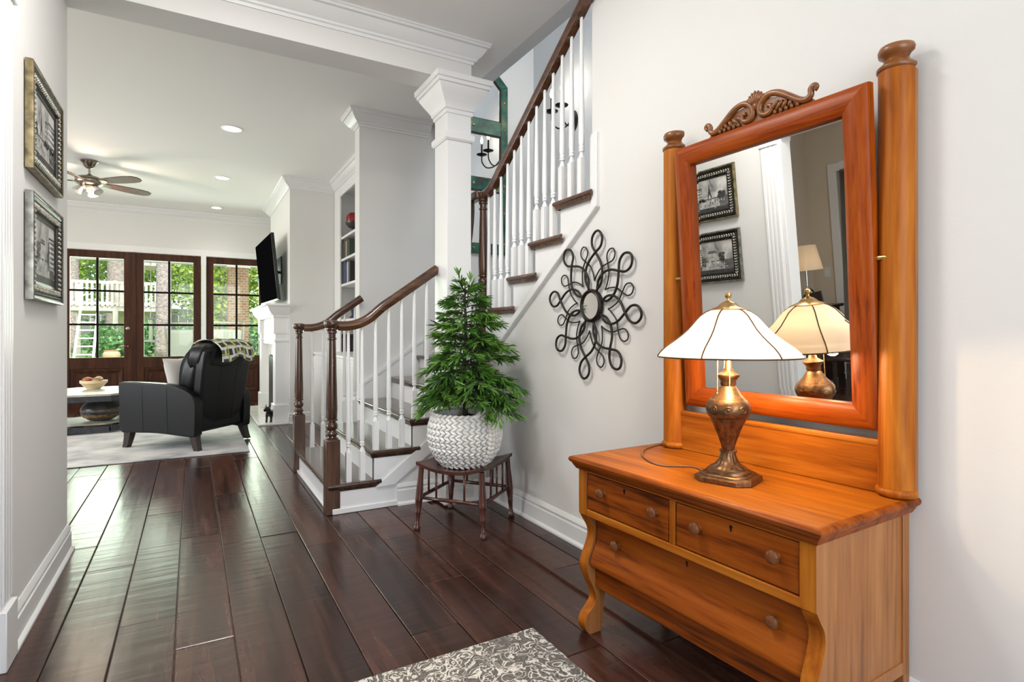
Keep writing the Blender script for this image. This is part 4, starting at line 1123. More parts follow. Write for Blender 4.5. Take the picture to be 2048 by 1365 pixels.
def needle(mb, p, d, L, w, tip, mi):
    d = d.normalized(); s_ = d.cross(Vector((0, 0, 1)))
    if s_.length < .05: s_ = Vector((1, 0, 0))
    s_.normalize(); s_ = Matrix.Rotation(rp.uniform(-.9, .9), 3, d) @ s_; n_ = s_.cross(d)
    dr_ = Vector((0, 0, -1)) * L * rp.uniform(.02, .22)
    q1 = p + d * L * .22 + dr_ * .05; q2 = p + d * L * .72 + dr_ * .5; q3 = p + d * L + dr_
    c = n_ * w * .45
    mb.add([p, q1 + s_ * w * .8, q1 - c, q1 - s_ * w * .8, q2 + s_ * w, q2 - c, q2 - s_ * w, q3],
           [(0, 1, 2), (0, 2, 3), (1, 4, 5, 2), (2, 5, 6, 3), (4, 7, 5), (5, 7, 6)], mi)
def branch(z, az, L, droop):
    mb = MB(); pts = []
    dirh = Vector((math.cos(az), math.sin(az), 0)); n = 10
    for i in range(n + 1):
        t = i / n
        pts.append(Vector((0, 0, z)) + dirh * L * t + Vector((0, 0, L * (.36 * t - droop * t * t))))
    mb.tube(pts, [.0045 - .003 * i / n for i in range(n + 1)], 5, mi=2)
    sdv = Vector((-dirh.y, dirh.x, 0))
    twigs = []
    for t in ([.35, .5, .65, .8] if L > .16 else [.4, .7]):
        for s in (-1, 1):
            i = int(t * n); p = pts[i]; d = (pts[min(i + 1, n)] - pts[i]).normalized()
            d2 = (d * .75 + sdv * s * .7 + Vector((0, 0, rp.uniform(-.15, .15)))).normalized()
            l2 = L * .36 * (1.15 - t * .5) * rp.uniform(.8, 1.2)
            tp = [p + d2 * l2 * k / 5 + Vector((0, 0, -l2 * .18 * (k / 5) ** 2)) for k in range(6)]
            mb.tube(tp, .0018, 4, mi=2); twigs.append(tp)
    for tp, main in [(pts, True)] + [(q, False) for q in twigs]:
        m_ = len(tp) - 1; cnt = int((L * (1 if main else .40)) / .0135)
        for k in range(cnt):
            t = (k + rp.random()) / cnt
            if main and t < .30: continue
            f = t * m_; i = min(int(f), m_ - 1); p = tp[i].lerp(tp[i + 1], f - i); d = (tp[i + 1] - tp[i]).normalized()
            s_ = d.cross(Vector((0, 0, 1))).normalized() * rp.choice((-1, 1))
            dd = d * rp.uniform(.8, 1.2) + s_ * rp.uniform(.15, .70) + Vector((0, 0, 1)) * rp.uniform(-.50, .40)
            needle(mb, p, dd, rp.uniform(.058, .092), rp.uniform(.0042, .0062), 0, 1 if t > .75 and rp.random() < .6 else (1 if rp.random() < .10 else 0))
        for q in range(5):
            d = (tp[-1] - tp[-2]).normalized() + Vector((rp.uniform(-.5, .5), rp.uniform(-.5, .5), rp.uniform(-.1, .5)))
            needle(mb, tp[-1], d, .066, .0046, 0, 1)
    mb.build('branch', ['needle_green', 'needle_tip', 'bark_plant'], pot, weld=False)
NB = 66
def crown_r(z):
    pts = [(.33, .25), (.40, .335), (.47, .345), (.56, .29), (.66, .245), (.76, .20), (.86, .16), (.95, .12), (1.03, .07), (1.08, .05)]
    for (a, ra), (b, rb2) in zip(pts[:-1], pts[1:]):
        if a <= z <= b: return ra + (rb2 - ra) * (z - a) / (b - a)
    return pts[0][1]
for k in range(NB):
    f = k / (NB - 1); z = .385 + .655 * f ** 1.12
    az = k * 2.39996 + rp.uniform(-.25, .25)
    Lk = crown_r(z) * rp.choice((.72, .9, 1.0, 1.05, 1.08))
    reach = 1.78 - .02 - PB.x                             # keep clear of the wall
    if math.cos(az) * Lk > reach - .10: Lk = (reach - .10) / math.cos(az)
    Lk *= .92 * (1 + .14 * math.cos(az + math.radians(30)))
    if math.sin(az) * Lk > .24: Lk = .24 / math.sin(az)
    branch(z - .03 * (1 - f), az, Lk, rp.uniform(.36, .56) if z < .6 else rp.uniform(.12, .38))
branch(TOPZ - .07, .5, .05, -1.4); branch(TOPZ - .05, 3.4, .05, -1.4)

# ============================================================ ENTRY RUG, LIVING RUG
rug = tag(MB().box(-.62, -.25, 0, .62, 0, .009).build('entry_rug', 'rug_scroll', bevel=.004), 'charcoal entry rug with pale scroll figures in front of the dresser', 'rug')
rug.data.transform(Matrix.Scale(1, 4)); rug.location = (.50, 1.81, .0005)
for v_ in rug.data.vertices:
    if v_.co.y < -.1: v_.co.y = -1.9
rug.rotation_euler = (0, 0, 0)
lr = tag(BX('living_rug', 'rug_woven', None, (-2.6, 5.87, .0005, .472, 9.35, .011), .004), 'pale grey woven rug under the black armchair', 'rug')

# ============================================================ RECLINER
rc = thing('armchair', 'black leather reclining armchair seen from behind on the rug', 'chair', (-.035, 6.63, .011), math.radians(47.7))
def arm(s):
    x0, x1 = (.29, .385) if s > 0 else (-.385, -.29)
    pr = [(.435, .17), (.445, .40), (.455, .600), (.440, .632), (.38, .640), (.15, .636), (-.10, .625), (-.25, .595), (-.35, .555), (-.410, .500), (-.430, .40), (-.425, .20), (-.41, .137), (-.30, .135), (0, .155), (.30, .152)]
    o = MB().prism([(b_, c_) for b_, c_ in [(p_[0], p_[1]) for p_ in spline([(a, b, 0) for a, b in pr], 3, True)]], x0, x1, 'x').build('arm', 'leather', rc, bevel=.022, seg=4)
    for yy in (.16, -.12):
        MB().tube([(x0 - .0005 if s < 0 else x1 + .0005, yy, .165), (x0 - .0015 if s < 0 else x1 + .0015, yy + .01, .4), (x0 - .0005 if s < 0 else x1 + .0005, yy + .015, .60)], .0016, 5).build('seam', 'black_gloss', o)
for s in (-1, 1): arm(s)
MB().box(-.288, -.40, .16, .288, .40, .42).build('seat_box', 'leather', rc, bevel=.03, seg=3)
MB().box(-.285, -.24, .40, .285, .44, .52).build('seat_cushion', 'leather', rc, bevel=.05, seg=4)
# reclined back shell and puffy head cushion
def back_fn(y_off, z):  # leaning line of the back
    return -.375 - (z - .16) * .150 + y_off
mb = MB(); vs = []
secs = [(.16, .285, .0), (.35, .30, .01), (.55, .315, .0), (.75, .325, 0), (.90, .325, 0), (.955, .315, .01)]
for z, hw_, o_ in secs:
    yb = back_fn(0, z)
    for x, y in ((-hw_, yb), (-hw_ * .5, yb - .012), (hw_ * .5, yb - .012), (hw_, yb), (hw_, yb + .10), (-hw_, yb + .10)): vs.append((x, y, z))
fs = [(i*6+k, i*6+(k+1) % 6, (i+1)*6+(k+1) % 6, (i+1)*6+k) for i in range(len(secs)-1) for k in range(6)] + [tuple(range(6))[::-1], tuple(30 + k for k in range(6))]
bs = mb.add(vs, fs).build('back_shell', 'leather', rc, bevel=.018, seg=3)
for x in (-.10, .12):
    MB().tube([(x, back_fn(-.013, z), z) for z in (.17, .35, .55, .75, .93)], .0018, 5).build('seam', 'black_gloss', bs)
def puff(name, z0, z1, y0, d, hw_, mat='leather'):
    def fn(u, v):
        a = 2 * PI * u; 
        cx_, cy_ = math.cos(a), math.sin(a)
        sx_ = math.copysign(abs(cx_) ** .45, cx_); sy_ = math.copysign(abs(cy_) ** .6, cy_)
        t = v * PI; zz = -math.cos(t); w_ = math.sin(t) ** .42 if 0 < v < 1 else 0
        z = (z0 + z1) / 2 + (z1 - z0) / 2 * math.copysign(abs(zz) ** .8, zz)
        wr = 1 + .025 * math.sin(26 * a + 9 * v)
        return (hw_ * sx_ * w_ * wr, y0 + back_fn(0, z) + d * sy_ * w_ * wr, z)
    return MB().grid(fn, 40, 16).build(name, mat, rc, smooth=True)
puff('back_cushion', .45, .985, .205, .150, .292)
puff('head_cushion', .74, 1.030, .115, .140, .330)
for x, y, kx, ky in ((-.33, -.37, -.012, -.05), (.33, -.37, .012, -.05), (-.33, .37, -.01, .03), (.33, .37, .01, .03)):
    vs = []
    for z, q, t in ((.16, .036, 0), (.10, .032, .25), (.04, .028, .65), (0, .026, 1)):
        for a, b in ((-1, -1), (1, -1), (1, 1), (-1, 1)): vs.append((x + kx * t + a * q, y + ky * t + b * q, z))
    fs = [(i*4+k, i*4+(k+1) % 4, (i+1)*4+(k+1) % 4, (i+1)*4+k) for i in range(3) for k in range(4)] + [(0, 1, 2, 3), (15, 14, 13, 12)]
    MB().add(vs, fs).build('leg', 'leather_leg', rc, smooth=40)
# plaid throw over the back
TR = rc.matrix_basis.copy(); TR = Matrix.Translation((-.035, 6.63, .011)) @ Matrix.Rotation(math.radians(47.7), 4, 'Z')
prof_t = [(.22, .90), (.165, .995), (.08, 1.036), (0, 1.040), (-.075, 1.012), (-.125, .965), (-.140, .90), (-.142, .845)]
NU, NV = 16, 28
me = bpy.data.meshes.new('throw_blanket'); vs = []; uvs = []
pts_t = spline([(a, b, 0) for a, b in prof_t], 4)
for i in range(NU + 1):
    x = -.225 + .46 * i / NU
    for j, q in enumerate(pts_t):
        y, z = q.x, q.y
        yy = back_fn(.09, z) * 1.0 + (y - .0)
        wob = .005 * math.sin(i * .9 + j * .25)
        hang = (j / len(pts_t)) ** 3 * .03 * math.sin(i * .5 + .8)
        vs.append((x + .02 * (j / len(pts_t)), back_fn(.075, 1.0) + y + wob - .006, z + .006 + wob - hang))
        uvs.append((i / NU, j / len(pts_t)))
nj = len(pts_t)
fs = [(i*nj+j, i*nj+j+1, (i+1)*nj+j+1, (i+1)*nj+j) for i in range(NU) for j in range(nj-1)]
me.from_pydata([tuple(TR @ Vector(p_)) for p_ in vs], [], fs)
uvl = me.uv_layers.new(name='UVMap')
for lp_ in me.loops: uvl.data[lp_.index].uv = uvs[lp_.vertex_index]
me.materials.append(M['throw_plaid']); me.shade_smooth()
thr = bpy.data.objects.new('throw_blanket', me); C.objects.link(thr)
md = thr.modifiers.new('solid', 'SOLIDIFY'); md.thickness = .009; md.offset = 1
tag(thr, 'grey, white and lime plaid throw draped over the armchair back', 'blanket')
# white cushion leaning on the seat
def pil(u, v):
    a, b = 2 * u - 1, 2 * v - 1
    return a, b
mb = MB(); n = 12; vs = []
for s in (1, -1):
    for j in range(n + 1):
        for i in range(n + 1):
            a, b = 2*i/n - 1, 2*j/n - 1
            th_ = .065 * ((1 - a**4) * (1 - b**4)) ** .6 + .004
            sc_ = 1 - .06 * (1 - abs(a)) * abs(b) ** 4 - .06 * (1 - abs(b)) * abs(a) ** 4
            vs.append((a * .21 * sc_, s * th_, b * .21 * sc_))
q = (n+1)**2; fs = []
for j in range(n):
    for i in range(n):
        a = j*(n+1)+i; fs += [(a, a+1, a+n+2, a+n+1), (q+a, q+a+n+1, q+a+n+2, q+a+1)]
ed = [i for i in range(n+1)] + [(j+1)*(n+1)+n for j in range(n)] + [n*(n+1)+n-1-i for i in range(n)] + [(n-1-j)*(n+1) for j in range(n-1)]
for a, b in zip(ed, ed[1:] + ed[:1]): fs.append((a, q+a, q+b, b))
pl = mb.add(vs, fs).xf(TR @ Matrix.Translation((-.06, .03, .690)) @ Matrix.Scale(.86, 4) @ Matrix.Rotation(math.radians(-16), 4, 'X')).build('throw_pillow', 'cushion_white', smooth=60)
tag(pl, 'white cushion leaning on the seat of the black armchair', 'cushion')

# ============================================================ COFFEE TABLE, BOWL, FRUIT, VASE
TC = (-1.02, 8.22, .011)
tb = thing('coffee_table', 'octagonal coffee table with pale stone top and dark frame', 'table', TC, 0)
def ngon(r, n=8, a0=PI / 8): return [(r * math.cos(a0 + 2*PI*i/n), r * math.sin(a0 + 2*PI*i/n)) for i in range(n)]
MB().prism(ngon(.60), .415, .440).build('stone_top', 'slate_top', tb, bevel=.004)
fo, fi = ngon(.605), ngon(.54)
vs = [(x, y, .355) for x, y in fo] + [(x, y, .414) for x, y in fo] + [(x, y, .355) for x, y in fi] + [(x, y, .414) for x, y in fi]
fs = []
for i in range(8):
    j = (i + 1) % 8; fs += [(i, j, 8+j, 8+i), (16+j, 16+i, 24+i, 24+j), (i, 16+i, 16+j, j), (8+i, 8+j, 24+j, 24+i)]
MB().add(vs, fs).build('top_frame', 'table_dark', tb)
for i in (1, 3, 5, 7):
    x, y = fo[i][0] * .93, fo[i][1] * .93; x2, y2 = fo[(i + 1) % 8][0] * .93, fo[(i + 1) % 8][1] * .93
    MB().obox((x, y, .178), (.075, .075, .356), Matrix.Rotation(math.atan2(y, x), 3, 'Z')).build('leg', 'table_dark', tb, bevel=.004)
MB().prism(ngon(.42), .075, .092).build('lower_shelf', 'slate_top', tb, bevel=.003)
for i in range(8):
    a, b = ngon(.545)[i], ngon(.545)[(i + 1) % 8]
    dx, dy = b[0] - a[0], b[1] - a[1]; L = math.hypot(dx, dy)
    MB().obox(((a[0]+b[0])/2, (a[1]+b[1])/2, .045), (L, .05, .06), Matrix.Rotation(math.atan2(dy, dx), 3, 'Z')).build('shelf_rail', 'table_dark', tb, bevel=.003)
for i in (1, 3, 5, 7):
    x, y = fo[i][0] * .45, fo[i][1] * .45
    MB().obox((fo[i][0]*.62, fo[i][1]*.62, .055), (.30, .05, .035), Matrix.Rotation(math.atan2(y, x), 3, 'Z')).build('shelf_bracket', 'table_dark', tb)
vz = thing('floor_vase', 'squat dark glazed vase with rusty bands under the coffee table', 'vase', (-.93, 8.12, .104))
pr = [(0, 0), (.085, 0), (.13, .018), (.18, .06), (.198, .10), (.20, .125), (.197, .15), (.18, .185), (.13, .222), (.075, .240), (.045, .248), (.04, .256), (.048, .262), (.044, .265), (.034, .262), (.034, .25), (0, .245)]
MB().lathe(pr, n=36).build('vase_body', 'vase_glaze', vz, smooth=50)
MB().lathe([(.1985, .118), (.2015, .120), (.2022, .126), (.2015, .134), (.1985, .137)], n=36).build('glaze_band', 'vase_rust', vz, smooth=50)
MB().lathe([(.172, .046), (.190, .068), (.1955, .080), (.193, .084), (.17, .050)], n=36).build('glaze_band', 'vase_rust', vz, smooth=50)
bw_ = tag(MB().lathe([(0, 0), (.075, 0), (.08, .010), (.12, .045), (.148, .082), (.156, .084), (.158, .118), (.150, .120), (.144, .088), (.115, .052), (.07, .018), (0, .014)], n=36).xf(Matrix.Scale(.88, 4)).build('fruit_bowl', 'cream_bowl', smooth=40, loc=(-1.04, 8.42, .4512)), 'cream stoneware bowl on the coffee table', 'bowl')
m, nt, p = newmat('mango_skin')
v = coords(nt, (1, 1, 1)); t = nd(nt, 'ShaderNodeTexNoise', Scale=9.0, Detail=2.0); nt.links.new(v, t.inputs['Vector'])
nt.links.new(ramp(nt, t.outputs[0], [(0.36, (0.16, 0.17, 0.03)), (0.5, (0.45, 0.14, 0.04)), (0.66, (0.42, 0.04, 0.04))]), p.inputs['Base Color']); p.inputs['Roughness'].default_value = 0.35
def mango(x, y, z, rz, label):
    mb = MB().ball((0, 0, 0), (.058, .042, .040), 16, 12)
    mb.v = [(a, b + .010 * (a / .058) ** 2, c) for a, b, c in mb.v]
    f_ = mb.build('mango', 'mango_skin', smooth=True, loc=(x, y, z)); f_.rotation_euler = (.2, .1, rz)
    MB().tube([(.055, .01, .004), (.064, .011, .006)], .003, 6).build('stem', 'bark_plant', f_)
    tag(f_, label, 'fruit', 'mangoes in the bowl')
mango(-1.09, 8.37, .560, .4, 'mango with a green cheek at the left of the bowl')
mango(-.99, 8.44, .562, 1.3, 'red mango at the back right of the bowl')
mango(-1.00, 8.355, .556, 2.6, 'pink mango at the front right of the bowl')

# ============================================================ CEILING FAN AND RECESSED LIGHTS
fan = thing('ceiling_fan', 'brushed nickel ceiling fan with dark wood blades in the living room', 'fan', (-1.0, 7.78, 0))
MB().lathe([(.085, 3.048), (.088, 3.038), (.080, 3.030), (.062, 3.012), (.050, 2.985), (.035, 2.968), (.018, 2.962)], n=28).build('canopy', 'nickel', fan, smooth=45)
MB().lathe([(.012, 2.97), (.012, 2.90), (.022, 2.895), (.03, 2.88)], n=14).build('downrod', 'nickel', fan, smooth=45)
MB().lathe([(.02, 2.90), (.04, 2.882), (.10, 2.868), (.125, 2.855), (.130, 2.842), (.122, 2.835), (.132, 2.828), (.134, 2.806), (.122, 2.790), (.10, 2.776), (.085, 2.770), (.09, 2.758), (.07, 2.738), (.045, 2.72), (.03, 2.704), (.0, 2.694)], n=32).build('motor_housing', 'nickel', fan, smooth=45)
plain('blade_wood', (0.075, 0.030, 0.016), 0.45, noise=(12, 0.3), spec=0.2); plain('frosted', (0.85, 0.83, 0.78), 0.3)
for i in range(5):
    a = math.radians(-40 + 72 * i)
    ol = [(.15, -.040), (.24, -.058), (.40, -.070), (.52, -.072), (.60, -.062), (.645, -.036), (.655, 0), (.645, .036), (.60, .062), (.52, .072), (.40, .070), (.24, .058), (.15, .040)]
    T_m = Matrix.Translation((0, 0, 2.815)) @ Matrix.Rotation(a, 4, 'Z') @ Matrix.Rotation(math.radians(-14), 4, 'X')
    bl = MB().prism(ol, -.004, .004).xf(T_m).build('blade', 'blade_wood', fan, bevel=.002)
    MB().prism([(.10, -.02), (.16, -.036), (.21, -.030), (.23, 0), (.21, .030), (.16, .036), (.10, .02)], -.009, -.0035).xf(T_m).build('blade_iron', 'nickel', bl)
light('POINT', 'fan_light', (-1.0, 7.78, 2.655), (0, 0, 0), 15, (1.0, .82, .64), radius=.05)
for i in range(3):
    a = math.radians(200 + 120 * i)
    MB().lathe([(.022, 0), (.030, -.02), (.046, -.055), (.052, -.075), (.048, -.075), (.026, -.02), (0, -.004)], n=18).xf(Matrix.Translation((.075 * math.cos(a), .075 * math.sin(a), 2.752)) @ Matrix.Rotation(a, 4, 'Z') @ Matrix.Rotation(math.radians(-38), 4, 'Y')).build('glass_shade', 'frosted', fan, smooth=50)
for y, lb in ((5.89, 'lit recessed ceiling light nearest the hall beam'), (7.81, 'lit recessed ceiling light midway down the living room'), (9.70, 'lit recessed ceiling light nearest the french doors')):
    cn = thing('recessed_light', lb, 'ceiling light', (.32, y, CEIL), 0, 'recessed ceiling lights')
    MB().lathe([(.066, -.0005), (.092, -.0005), (.090, -.006), (.070, -.007), (.064, -.0005)], n=28).build('trim_ring', 'trim_white', cn, smooth=40)
    MB().lathe([(0, -.001), (.068, -.001), (.068, -.004), (0, -.004)], n=28).build('lens', 'can_glow', cn)
    light('SPOT', 'recessed_light_lamp', (.32, y, CEIL - .03), (0, 0, 0), 8, (1.0, .93, .82), spot=math.radians(130), blend=.8, radius=.06)

# ============================================================ FIREPLACE, TV, HEARTH, FIGURINE
FX = 1.05
mt = thing('fireplace_mantel', 'white panelled fireplace mantel with moulded shelf below the television', 'mantel', (FX - .001, 8.42, 0))
for y0, y1 in ((-.93, -.70), (.70, .93)):
    pz_ = BX('pilaster', 'trim_white', mt, (-.16, y0, .0205, 0, y1, 1.12), .003)
    BX('pilaster_base', 'trim_white', pz_, (-.18, y0 - .02, .0205, 0, y1 + .02, .24), .006)
    BX('pilaster_band', 'trim_white', pz_, (-.175, y0 - .015, 1.02, 0, y1 + .015, 1.05), .006)
    BX('frieze_block', 'trim_white', pz_, (-.18, y0 - .01, 1.12, 0, y1 + .01, 1.33), .004)
BX('frieze', 'trim_white', mt, (-.13, -.70, .98, 0, .70, 1.33), .003)
BX('frieze_panel', 'trim_white', mt, (-.14, -.45, 1.05, -.128, .45, 1.26), .006)
MB().sweep([(0, 0), (.006, 0), (.010, .03), (.025, .035), (.05, .07), (.068, .11), (.074, .125), (.074, .14), (0, .14)], [(0, -.955), (-.18, -.955), (-.18, .955), (0, .955)], 1.325, 1).build('cornice', 'trim_white', mt, smooth=30)
BX('shelf', 'trim_white', mt, (-.285, -1.06, 1.462, 0, 1.06, 1.490), .006)
BX('cornice_core', 'trim_white', mt, (-.18, -.955, 1.325, 0, .955, 1.465))
BX('firebox', 'firebox', mt, (-.02, -.52, .021, -.002, .52, .82))
sr = MB().box(-.06, -.70, .0205, -.002, -.52, .98).box(-.06, .52, .0205, -.002, .70, .98).box(-.06, -.52, .82, -.002, .52, .98).build('surround', 'marble', mt)
MB().box(-.075, -.52, .06, -.062, .52, .80).build('fire_screen', 'black_metal', mt)
hearth = tag(MB().box(.69, 7.40, 0.0005, FX - .001, 9.42, .020).build('hearth_slab', 'marble', bevel=.003), 'white marble hearth slab on the floor before the mantel', 'hearth')
tv = thing('television', 'large black flat television tilted forward above the mantel', 'television', (.925, 8.30, 1.545), math.radians(2.0))
Tt = Matrix.Translation((0, 0, .0)) @ Matrix.Rotation(math.radians(-5.5), 4, 'Y')
MB().box(-.02, -.70, 0, .02, .70, .85).xf(Tt).build('casing', 'black_gloss', tv, bevel=.006)
MB().box(-.0225, -.688, .022, -.0195, .688, .840).xf(Tt).build('screen', 'tv_black', tv)
MB().box(-.024, -.702, -.004, .0, .702, .016).xf(Tt).build('bezel', 'tv_silver', tv, bevel=.003)
MB().box(.015, -.35, .15, .05, .35, .65).xf(Tt).build('rear_housing', 'black_gloss', tv, bevel=.01)
MB().tube([(.0, 0, .45), (.05, .02, .42), (.118, .02, .42)], .02, 8).build('wall_arm', 'black_metal', tv)
MB().box(.106, -.16, .25, .118, .16, .62).build('wall_plate', 'black_metal', tv)
tag(MB().box(.86, 7.70, 1.4905, 1.02, 7.98, 1.507).build('media_box', 'black_gloss', bevel=.004), 'thin black media box lying on the mantel shelf under the television', 'media box')
# little black scottie figurine on the hearth
fg = MB()
fg.tube([(0, -.075, .082), (0, -.03, .085), (0, .03, .082), (0, .07, .090)], [.030, .036, .034, .026], 10)
fg.tube([(0, .06, .10), (0, .085, .135), (0, .115, .140), (0, .150, .128)], [.022, .026, .024, .012], 10)
for x, y in ((-.02, -.055), (.02, -.055), (-.02, .055), (.02, .055)): fg.tube([(x, y, .075), (x * 1.1, y, .035), (x * 1.15, y + .008, .0)], [.015, .010, .011], 8)
fg.tube([(0, -.08, .10), (0, -.10, .135), (0, -.098, .165)], [.008, .006, .003], 7)
for x in (-.014, .014): fg.tube([(x, .085, .150), (x * 1.3, .082, .182)], [.008, .002], 6)
fg.xf(Matrix.Rotation(math.radians(150), 4, 'Z') @ Matrix.Scale(1.25, 4))
tag(fg.build('dog_figurine', 'black_metal', smooth=50, loc=(.86, 7.62, .0205)), 'small black dog figurine standing on the white hearth', 'figurine')

# ============================================================ BUILT-IN BOOKCASE
BKX = 1.61
bc = thing('bookcase', 'white built-in bookcase with cabinet doors between fireplace and stair wall', 'bookcase', (BKX, 0, 0))
BX('case_back', 'trim_white', bc, (.34, 5.06, 0, .36, 7.42, 2.93))
BX('case_side', 'trim_white', bc, (0, 7.36, 0, .34, 7.425, 2.93))
BX('case_side', 'trim_white', bc, (0, 5.055, 0, .34, 5.12, 2.93))
BX('face_stile', 'trim_white', bc, (-.02, 7.12, .88, .0, 7.425, 2.93), .003)
BX('face_stile', 'trim_white', bc, (-.02, 5.055, .88, .0, 5.20, 2.93), .003)
BX('face_rail', 'trim_white', bc, (-.02, 5.20, 2.82, 0, 7.12, 2.93), .003)
BX('case_header', 'trim_white', bc, (-.005, 5.055, 2.92, .34, 7.425, 3.045))
shz = [2.320, 2.048, 1.735, 1.30]
for z in shz: BX('shelf', 'trim_white', bc, (.0, 5.12, z - .03, .34, 7.36, z), .003)
BX('cabinet_top', 'trim_white', bc, (-.29, 5.06, .865, .34, 7.425, .895), .006)
cab = BX('cabinet', 'trim_white', bc, (-.265, 5.06, .0, .33, 7.42, .864))
for i in range(4):
    y0 = 5.10 + i * .58
    dd = BX('cabinet_door', 'trim_white', bc, (-.283, y0 + .006, .12, -.264, y0 + .574, .84), .003)
    BX('door_panel', 'trim_white', dd, (-.285, y0 + .08, .20, -.282, y0 + .50, .76), .004)
    MB().tube(spline([(-.284, y0 + (.53 if i % 2 else .05), .52), (-.305, y0 + (.53 if i % 2 else .05), .54), (-.31, y0 + (.53 if i % 2 else .05), .60), (-.305, y0 + (.53 if i % 2 else .05), .66), (-.284, y0 + (.53 if i % 2 else .05), .68)], 3), .006, 7).build('handle', 'nickel', dd, smooth=True)
bcols = {'book_black': (.012, .012, .012), 'book_olive': (.05, .055, .025), 'book_cream': (.50, .44, .32), 'book_blue': (.02, .045, .13), 'book_navy': (.012, .018, .05), 'book_white': (.55, .55, .52), 'book_green': (.03, .06, .04), 'book_brown': (.09, .045, .02), 'book_grey': (.12, .12, .13)}
for k_, c_ in bcols.items(): plain(k_, c_, .5)
plain('page_paper', (.70, .66, .56), .9)
def book(y, z, w, h, dep, col, label, grp, lean=0.0, x=.012, yaw=0):
    root = thing('book', label, 'book', (BKX + x, y, z + .0005), 0, grp)
    MB().box(0, -w/2 + .002, .003, dep - .004, w/2 - .002, h - .003).build('pages', 'page_paper', root)
    cv_ = MB().box(-.003, -w/2, 0, .001, w/2, h).box(0, -w/2, 0, dep, -w/2 + .003, h).box(0, w/2 - .003, 0, dep, w/2, h).build('cover', col, root)
    root.rotation_euler = (lean, 0, 0)
def row(z, y, items, where, grp):
    for i, (w, h, col) in enumerate(items):
        nm = col.split('_')[1]
        ordn = ['first', 'second', 'third', 'fourth', 'fifth', 'sixth', 'seventh', 'eighth'][i]
        book(y - w / 2, z, w - .001, h, .16, col, '%s spined book, %s from the fireplace on %s' % (nm, ordn, where), grp); y -= w
row(2.048, 7.08, [(.05, .20, 'book_black'), (.045, .22, 'book_olive'), (.05, .21, 'book_black'), (.04, .20, 'book_cream'), (.05, .22, 'book_brown'), (.045, .21, 'book_black'), (.05, .20, 'book_green')], 'the second bookcase shelf', 'books on the second shelf')
row(1.735, 7.08, [(.055, .25, 'book_navy'), (.06, .27, 'book_blue'), (.05, .26, 'book_navy'), (.045, .24, 'book_blue'), (.05, .25, 'book_white'), (.05, .23, 'book_grey'), (.05, .25, 'book_black')], 'the third bookcase shelf', 'books on the third shelf')
row(.895, 7.36, [(.05, .22, 'book_green'), (.05, .21, 'book_cream'), (.05, .22, 'book_brown'), (.04, .20, 'book_black')], 'the cabinet top', 'books on the cabinet top')
tag(MB().lathe([(0, 0), (.05, 0), (.055, .006), (.03, .012), (.020, .03), (.020, .09), (.06, .11), (.095, .15), (.10, .175), (.094, .175), (.08, .15), (.05, .118), (0, .11)], n=28).build('pedestal_bowl', 'steel_dark', smooth=50, loc=(BKX + .12, 7.0, 2.3205)), 'dark metal bowl on the top bookcase shelf', 'bowl')
rb_ = MB().ball((0, 0, 0), .085, 16, 12)
for i in range(4):
    a = i * PI / 4; rb_.tube([(.086 * math.cos(t) * math.cos(a), .086 * math.cos(t) * math.sin(a), .086 * math.sin(t)) for t in [2*PI*k/24 for k in range(24)]], .005, 5, True)
tag(rb_.build('decorative_ball', 'red_ball', smooth=50, loc=(BKX + .12, 7.0, 2.528)), 'red ribbed ball resting in the dark bowl on the bookcase', 'ornament')
tag(MB().lathe([(0, 0), (.05, 0), (.07, .03), (.085, .10), (.075, .17), (.045, .22), (.03, .25), (.038, .28), (.03, .28), (.0, .27)], n=24).build('shelf_vase', 'black_gloss', smooth=50, loc=(BKX + .05, 6.30, .8955)), 'black vase standing on the cabinet top', 'vase')
tag(MB().lathe([(0, 0), (.06, 0), (.065, .02), (.04, .05), (.05, .10), (.06, .15), (.04, .19), (0, .20)], n=24).build('shelf_urn', 'book_navy', smooth=50, loc=(BKX + .10, 6.85, 1.3005)), 'dark blue urn on the lowest bookcase shelf', 'urn')

# ============================================================ STAIRWELL: GREEN FRAMED MIRROR, SCONCE
m, nt, p = newmat('green_distress')
v = coords(nt, (1, 1, 1)); t = nd(nt, 'ShaderNodeTexNoise', Scale=5.0, Detail=6.0, Roughness=.7); nt.links.new(v, t.inputs['Vector'])
nt.links.new(ramp(nt, t.outputs[0], [(0.34, (.05, .03, .015)), (0.42, (.005, .05, .035)), (0.54, (.02, .13, .085)), (0.62, (.10, .15, .07)), (0.70, (.30, .32, .26))]), p.inputs['Base Color']); p.inputs['Roughness'].default_value = .4
gm = thing('stair_mirror', 'tall distressed green framed mirror hung on the stair landing wall', 'mirror', (2.345, 4.90, 0))
GT = FACE_YN.to_4x4()
hx, zb, zt2 = .375, 1.90, 3.72
fw_ = .075
def gpiece(nm, pts, z0=.004, z1=.034, mat='green_distress'):
    return MB().prism(pts, z0, z1).xf(GT).build(nm, mat, gm, bevel=.004)
gpiece('frame_stile', [(-hx, zb), (-hx + fw_, zb), (-hx + fw_, zt2 - .19), (-hx, zt2 - .16)])
gpiece('frame_stile', [(hx - fw_, zb), (hx, zb), (hx, zt2 - .16 + .16 * 0), (hx - fw_, zt2 - .19)])
gpiece('frame_top', [(-hx, zt2 - .16), (-hx + .16, zt2), (hx - .16, zt2), (hx, zt2 - .16), (hx - fw_, zt2 - .19), (hx - .19, zt2 - fw_), (-hx + .19, zt2 - fw_), (-hx + fw_, zt2 - .19)])
for z0, z1 in ((zb, zb + .09), (2.51, 2.63), (3.06, 3.20)): gpiece('frame_rail', [(-hx + fw_, z0), (hx - fw_, z0), (hx - fw_, z1), (-hx + fw_, z1)])
